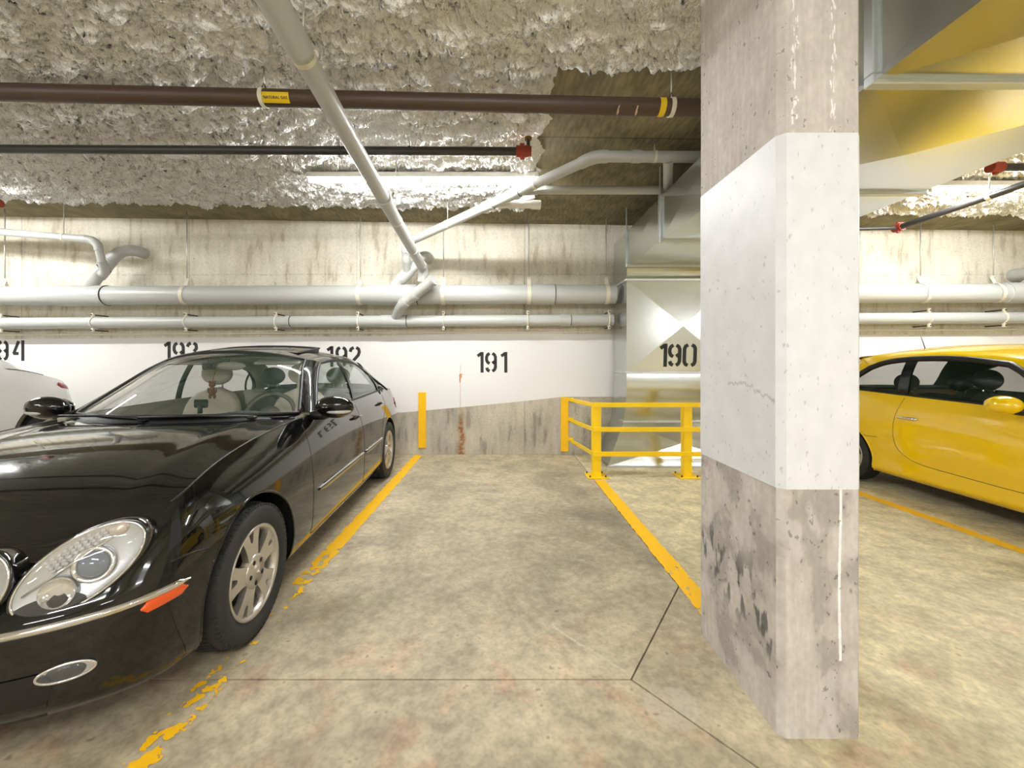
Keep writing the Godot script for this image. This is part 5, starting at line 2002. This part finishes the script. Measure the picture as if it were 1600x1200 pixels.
func yellow_hatchback() -> void:
	var paint := mat("yellow car paint", rgb8(242, 200, 2), 0.16, 0.0, 0.8)
	var cols := [
		[0.0, 0.0, 0.86, 0.0, 1.0, 0.0], [0.32, 0.02, 0.86, 0.0, 1.0, 0.0], [0.56, 0.09, 0.87, 0.02, 1.0, 0.0], [0.72, 0.22, 0.89, 0.05, 0.8, 0.0],
		[0.785, 0.45, 0.91, 0.08, 0.25, 0.0], [0.805, 0.73, 0.93, 0.10, 0.0, 0.0], [0.812, 1.05, 0.955, 0.10, 0.0, 0.0], [0.815, 1.4, 0.975, 0.07, 0.0, 0.0],
		[0.815, 1.8, 0.99, 0.06, 0.0, 0.0], [0.815, 2.3, 1.005, 0.06, 0.0, 0.0], [0.812, 2.75, 1.02, 0.07, 0.0, 0.0], [0.80, 3.05, 1.03, 0.09, 0.0, 0.05],
		[0.76, 3.30, 1.03, 0.10, 0.0, 0.4], [0.62, 3.48, 1.02, 0.06, 0.0, 1.0], [0.34, 3.54, 1.02, 0.0, 0.0, 1.0], [0.0, 3.55, 1.02, 0.0, 0.0, 1.0]]
	var levels := [[0.17, 0.07, 0.10, 0.08], [0.205, 0.02, 0.04, 0.03], [0.27, 0.03, 0.01, 0.0], [0.36, 0.024, 0.0, 0.0], [0.45, 0.006, 0.0, 0.0], [10.0, 0.0, 0.02, 0.0], [10.3, 0.0, 0.04, 0.01], [10.6, 0.008, 0.07, 0.03], [10.84, 0.02, 0.12, 0.06], [11.0, 0.035, 0.18, 0.10]]
	var spec := {
		"name": "yellow_hatchback_car", "label": "small yellow hatchback car behind the pillar at the right", "at": Vector3(4.83, 0, -1.84), "yaw": 0.0,
		"cols": cols, "levels": levels, "bumper_y": 0.55, "paint": paint, "length": 3.55, "front_s": 0.73, "rear_s": 3.03, "wheel_y": 0.30, "arch_r": 0.335,
		"tyre_r": 0.292, "rim_r": 0.195, "tyre_w": 0.185, "track": 0.795, "wheel_style": 1, "gaps": [1.22, 2.42], "lines": [[[2.40, 0.98], [2.44, 0.80], [2.44, 0.62], [2.40, 0.48], [2.30, 0.40], [2.15, 0.36], [1.8, 0.345], [1.4, 0.335], [1.2, 0.36], [1.14, 0.50], [1.14, 0.70], [1.18, 0.92]], [[2.62, 0.55], [2.80, 0.55], [3.0, 0.68], [3.2, 0.60]]], "door_v": 2.6, "lip": 0.012, "floor_y": 0.17,
		"hood_u": 3.0, "hood_s": 1.12, "hood_rear": Vector3(0, 1.0, -0.92), "crown": 0.05,
		"ws_base": [Vector3(0.66, 0.985, -1.12), Vector3(0.40, 1.01, -0.99), Vector3(0, 1.02, -0.94)], "ws_top": Vector3(0, 1.435, -1.34),
		"boot_s": 3.20, "boot_u": 2.6, "boot_crown": 0.0, "rw_base": [Vector3(0.58, 1.05, -3.38), Vector3(0, 1.06, -3.46)], "rw_top": Vector3(0, 1.435, -3.12),
		"wa": [Vector3(0.66, 0.985, -1.12), Vector3(0.615, 1.15, -1.25), Vector3(0.565, 1.30, -1.36), Vector3(0.535, 1.385, -1.44)],
		"wr": [Vector3(0.535, 1.385, -1.44), Vector3(0.55, 1.44, -1.9), Vector3(0.555, 1.455, -2.4), Vector3(0.55, 1.435, -2.8), Vector3(0.53, 1.40, -3.12)],
		"wq": [Vector3(0.53, 1.40, -3.12), Vector3(0.55, 1.28, -3.22), Vector3(0.57, 1.16, -3.30), Vector3(0.58, 1.05, -3.38)],
		"da": [Vector3(0.755, 0.975, -1.17), Vector3(0.70, 1.12, -1.33), Vector3(0.655, 1.25, -1.48), Vector3(0.63, 1.325, -1.60)],
		"dr": [Vector3(0.63, 1.325, -1.60), Vector3(0.635, 1.372, -1.95), Vector3(0.635, 1.378, -2.35), Vector3(0.635, 1.345, -2.68), Vector3(0.65, 1.28, -2.88)],
		"dq": [Vector3(0.65, 1.28, -2.88), Vector3(0.68, 1.20, -2.99), Vector3(0.715, 1.12, -3.07), Vector3(0.745, 1.035, -3.12)],
		"roof_crown": 0.02, "lining": rgb8(40, 42, 38), "glass": glass("hatch glass", Color(0.16, 0.26, 0.2, 0.3)), "side_glass": glass("hatch side glass", Color(0.07, 0.15, 0.10, 0.42)),
		"cuts": [[2.42, 0.055, -0.02]], "frame_r": 0.028, "cabin": [1.1, 3.2]}
	mats["hatch side glass"].metallic_specular = 0.3
	var t := build_car(spec)
	var net: Net = spec["_net"]
	var chrome: Material = mats["chrome"]
	var trim: Material = mats["black trim"]
	var st: SurfaceTool
	for sd in [1.0, -1.0]:
		var uv := on_body(net, 2.30, 0.785, 7.0)
		var c := net.at(uv[0], uv[1])
		var n := net.normal(uv[0], uv[1])
		c.x *= sd
		n.x *= sd
		var h := sub("door_handle", t)
		st = begin(true)
		tube(st, PackedVector3Array([c + Vector3(0, 0.006, 0.10) + n * 0.0, c + Vector3(0, 0.004, 0.085) + n * 0.022, c + Vector3(0, 0.0, -0.085) + n * 0.022, c + Vector3(0, -0.002, -0.10) + n * 0.0]), 0.012, 10)
		put(st, chrome, "grip", h)
		st = begin(true)
		ellipsoid(st, Transform3D(Basis(Vector3(0, 0, 0.085), n * 0.004, Vector3(0, 0.02, 0)), c), 18, 8)
		put(st, paint, "cup", h)
		var mh := sub("outside_mirror", t)
		st = begin(true)
		ellipsoid(st, Transform3D(Basis(Vector3(0.10, 0, -0.03 * sd), Vector3(0, 0.072, 0), Vector3(0.03 * sd, 0, 0.10)), Vector3(0.93 * sd, 1.015, -1.40)), 24, 12)
		put(st, paint, "shell", mh)
		st = begin(true)
		tube(st, PackedVector3Array([Vector3(0.74 * sd, 0.955, -1.36), Vector3(0.84 * sd, 0.965, -1.38), Vector3(0.92 * sd, 0.985, -1.40)]), 0.03, 10)
		put(st, trim, "stalk", mh)
		st = begin(false)
		var e := [Vector3(0.788 * sd, 0.965, -1.18), Vector3(0.80 * sd, 0.90, -1.18), Vector3(0.79 * sd, 0.975, -1.40)]
		otri(st, Vector3(0, 0.9, -1.3), e[0], e[1], e[2])
		put(st, trim, "mirror_triangle", mh)
		# sill crease moulding
		var tp := []
		for k in 5:
			var u := lerpf(12.1, 13.2, k / 4.0)
			tp.append(Vector2(u, net.v_at(u, 0.80)))
		put(surface_strip(net, tp, 0.10, 0.012, 14, sd < 0), mat("red lens", rgb8(150, 18, 14), 0.12, 0.0, 0.6), "tail_lamp", t)
	# roof spoiler over the rear window and the aerial
	st = begin(true)
	var rows := []
	for i in 5:
		var f := i / 4.0
		var row := PackedVector3Array()
		for j in 17:
			var x := lerpf(-0.55, 0.55, j / 16.0)
			row.append(Vector3(x, 1.438 - 0.11 * x * x + 0.012 - 0.01 * f - 0.02 * pow(f, 4.0), -3.00 - 0.24 * f + 0.12 * x * x))
		rows.append(row)
	grid(st, rows)
	var under := []
	for row in rows:
		var rr := PackedVector3Array()
		for p in row:
			rr.append(p + Vector3(0, -0.03, 0.0))
		under.append(rr)
	grid(st, under, true)
	grid(st, [rows[4], under[4]])
	put(st, paint, "roof_spoiler", t)
	st = begin(true)
	tube(st, PackedVector3Array([Vector3(-0.1, 1.45, -2.80), Vector3(-0.115, 1.63, -2.845)]), [0.006, 0.003], 8)
	tube(st, PackedVector3Array([Vector3(-0.1, 1.44, -2.79), Vector3(-0.1, 1.462, -2.81)]), 0.014, 10)
	put(st, trim, "aerial", t)
	var fab := mat("dark seat fabric", rgb8(34, 36, 32), 0.9)
	for x in [-0.33, 0.33]:
		seat(t, x, 1.75, 0.48, fab, chrome, 0.46, 0.58)
	seat(t, 0.0, 2.55, 0.52, fab, chrome, 1.1, 0.48, [-0.3, 0.3])
	wheel_ring(t, Vector3(0.33, 0.92, -1.50), 0.175, 0.45, fab)
	st = begin(true)
	rows = []
	for i in 7:
		var f := i / 6.0
		var row := PackedVector3Array()
		for j in 15:
			row.append(Vector3(lerpf(-0.62, 0.62, j / 14.0), 0.985 - 0.3 * pow(f, 4.0), -1.04 - 0.42 * f))
		rows.append(row)
	grid(st, rows)
	put(st, fab, "dashboard", t)
	st = begin(false)
	box(st, Vector3(0, 1.052, -3.12), Vector3(1.2, 0.02, 0.50), 0.005)
	put(st, fab, "parcel_shelf", t)
	# bonnet lamps
	for sd in [1.0, -1.0]:
		var out := Vector3(0.35 * sd, 0.45, 1.0).normalized()
		var lx := Vector3(1, 0, -0.35 * sd).normalized()
		var ly := out.cross(lx).normalized()
		if ly.y < 0:
			ly = -ly
		oval_lamp(t, "headlamp", Transform3D(Basis(lx * 0.11, ly * 0.115, out * 0.05), Vector3(0.56 * sd, 0.70, -0.14)), false)

func white_crossover() -> void:
	var paint := mat("white car paint", rgb8(232, 230, 226), 0.18, 0.0, 0.8)
	var cols := [
		[0.0, 0.0, 0.95, 0.0, 1.0, 0.0], [0.36, 0.02, 0.955, 0.0, 1.0, 0.0], [0.66, 0.10, 0.97, 0.02, 1.0, 0.0], [0.83, 0.25, 1.0, 0.05, 0.8, 0.0],
		[0.90, 0.50, 1.04, 0.08, 0.25, 0.0], [0.92, 0.85, 1.08, 0.10, 0.0, 0.0], [0.92, 1.3, 1.12, 0.10, 0.0, 0.0], [0.92, 1.8, 1.15, 0.08, 0.0, 0.0],
		[0.92, 2.4, 1.19, 0.07, 0.0, 0.0], [0.92, 3.0, 1.25, 0.08, 0.0, 0.0], [0.925, 3.5, 1.27, 0.12, 0.0, 0.0], [0.915, 3.85, 1.19, 0.14, 0.0, 0.05],
		[0.87, 4.15, 1.10, 0.10, 0.0, 0.4], [0.70, 4.34, 1.05, 0.06, 0.0, 1.0], [0.36, 4.40, 1.04, 0.0, 0.0, 1.0], [0.0, 4.42, 1.04, 0.0, 0.0, 1.0]]
	var levels := [[0.24, 0.09, 0.12, 0.10], [0.28, 0.03, 0.05, 0.03], [0.40, 0.004, 0.01, 0.0], [0.52, 0.0, 0.0, 0.0], [10.0, 0.0, 0.0, 0.0], [10.2, 0.0, 0.03, 0.02], [10.45, 0.0, 0.07, 0.04], [10.7, 0.01, 0.11, 0.07], [10.88, 0.03, 0.16, 0.1], [11.0, 0.05, 0.22, 0.14]]
	var spec := {
		"name": "white_crossover_car", "label": "white car at the far left showing its rear wing and red tail lamp", "at": Vector3(-6.65, 0, -1.55), "yaw": 0.0,
		"cols": cols, "levels": levels, "bumper_y": 0.62, "paint": paint, "length": 4.42, "front_s": 0.92, "rear_s": 3.85, "wheel_y": 0.40, "arch_r": 0.455,
		"tyre_r": 0.37, "rim_r": 0.24, "tyre_w": 0.235, "track": 0.905, "wheel_style": 1, "gaps": [1.45, 2.55, 3.35], "lines": [[[1.42, 0.35], [1.43, 0.7], [1.48, 1.05]], [[2.55, 0.33], [2.56, 0.7], [2.54, 1.1]]], "door_v": 2.2, "lip": 0.022, "lip_mat": mat("dark arch trim", rgb8(70, 64, 52), 0.6), "floor_y": 0.24,
		"hood_u": 3.0, "hood_s": 1.55, "hood_rear": Vector3(0, 1.13, -1.25), "crown": 0.04,
		"ws_base": [Vector3(0.74, 1.14, -1.62), Vector3(0.45, 1.15, -1.42), Vector3(0, 1.155, -1.32)], "ws_top": Vector3(0, 1.60, -2.0),
		"boot_s": 3.95, "boot_u": 2.6, "boot_crown": 0.0, "rw_base": [Vector3(0.55, 1.16, -4.02), Vector3(0, 1.17, -4.10)], "rw_top": Vector3(0, 1.58, -3.2),
		"wa": [Vector3(0.74, 1.14, -1.62), Vector3(0.68, 1.29, -1.82), Vector3(0.61, 1.44, -2.0), Vector3(0.57, 1.53, -2.15)],
		"wr": [Vector3(0.57, 1.53, -2.15), Vector3(0.58, 1.585, -2.45), Vector3(0.58, 1.59, -2.75), Vector3(0.56, 1.56, -3.0), Vector3(0.53, 1.53, -3.2)],
		"wq": [Vector3(0.53, 1.53, -3.2), Vector3(0.54, 1.41, -3.5), Vector3(0.55, 1.28, -3.78), Vector3(0.55, 1.16, -4.02)],
		"da": [Vector3(0.83, 1.14, -1.68), Vector3(0.76, 1.27, -1.88), Vector3(0.70, 1.40, -2.08), Vector3(0.66, 1.49, -2.22)],
		"dr": [Vector3(0.66, 1.49, -2.22), Vector3(0.665, 1.53, -2.45), Vector3(0.66, 1.53, -2.7), Vector3(0.65, 1.49, -2.9), Vector3(0.66, 1.44, -3.05)],
		"dq": [Vector3(0.66, 1.44, -3.05), Vector3(0.70, 1.37, -3.2), Vector3(0.74, 1.31, -3.3), Vector3(0.78, 1.25, -3.36)],
		"roof_crown": 0.012, "lining": rgb8(60, 58, 54), "glass": mats["car glass"], "side_glass": mats["car side glass"],
		"cuts": [[2.6, 0.03, -0.03]], "frame_r": 0.012, "cabin": [1.5, 3.9]}
	var t := build_car(spec)
	var net: Net = spec["_net"]
	for sd in [1.0, -1.0]:
		var tp := []
		for k in 6:
			var u := lerpf(11.55, 12.9, k / 5.0)
			tp.append(Vector2(u, net.v_at(u, 1.045 - 0.012 * k)))
		put(surface_strip(net, tp, 0.038, 0.012, 16, sd < 0), mats["red lens"], "tail_lamp", t)
	for x in [-0.38, 0.38]:
		seat(t, x, 2.2, 0.60, mats["charcoal fabric"], mats["chrome"])
	var st := begin(true)
	var rows := []
	for i in 7:
		var f := i / 6.0
		var row := PackedVector3Array()
		for j in 15:
			row.append(Vector3(lerpf(-0.68, 0.68, j / 14.0), 1.10 - 0.3 * pow(f, 4.0), -1.50 - 0.42 * f))
		rows.append(row)
	grid(st, rows)
	put(st, mats["charcoal fabric"], "dashboard", t)

# ---------------------------------------------------------------- everything
func _ready() -> void:
	# camera: level, with the lens shifted a little, at eye height
	var cam := Camera3D.new()
	cam.name = "camera"
	cam.projection = Camera3D.PROJECTION_FRUSTUM
	cam.near = 0.05
	cam.far = 60.0
	cam.size = 2.0 * 600.0 / 655.0 * 0.05
	cam.frustum_offset = Vector2(20.0, -35.0) / 655.0 * 0.05
	cam.position = Vector3(0, 1.35, 0)
	add_child(cam)
	cam.current = true
	var we := WorldEnvironment.new()
	we.name = "environment"
	var env := Environment.new()
	env.background_mode = Environment.BG_COLOR
	env.background_color = Color.BLACK
	env.tonemap_mode = Environment.TONE_MAPPER_LINEAR
	env.tonemap_exposure = 1.42
	env.sdfgi_enabled = true
	env.ssao_enabled = true
	env.ssil_enabled = true
	we.environment = env
	add_child(we)
	mat("zinc steel", rgb8(190, 188, 178), 0.4, 0.6)
	# strip lamps in rows: one row over the bays, two over the lane behind the camera
	var E := 4.5
	strip_lamp("lit double strip lamp over the empty bay", -0.78, 4.30, E)
	strip_lamp("lit strip lamp above the yellow car", 5.60, 4.30, E)
	strip_lamp("lit strip lamp at the far left above the white car", -7.0, 4.30, E)
	for k in 3:
		strip_lamp(["lit strip lamp over the lane behind the viewer, left", "lit strip lamp over the lane behind the viewer, middle", "lit strip lamp over the lane behind the viewer, right"][k], -6.2 + k * 6.2, -1.6, E * 0.8, 0.42)
		strip_lamp(["lit strip lamp over the opposite bays, left", "lit strip lamp over the opposite bays, middle", "lit strip lamp over the opposite bays, right"][k], -6.2 + k * 6.2, -6.0, E, 0.42)
	build_room()
	build_pillar()
	build_duct()
	black_saloon()
	yellow_hatchback()
	white_crossover()
	build_pipes()
	build_railing()
	bay_line("worn yellow bay line beside the black car", -1.21, 1.30, -1.165, 6.05, 0.115, func(d: float) -> float: return clampf(0.95 - absf(d - 2.15) * 0.85, 0.02, 0.78) if d > 1.75 else lerpf(0.42, 0.62, clampf((d - 1.3) / 0.5, 0.0, 1.0)), 81)
	bay_line("yellow bay line running from the railing to the pillar", 1.135, 2.12, 1.14, 4.78, 0.115, func(d: float) -> float: return clampf(0.3 - (d - 2.1) * 0.3, 0.03, 0.3), 82)
	bay_line("yellow bay line on the floor beside the yellow car", 3.74, 2.2, 3.66, 6.0, 0.11, func(_d: float) -> float: return 0.12, 83)
	build_numbers()
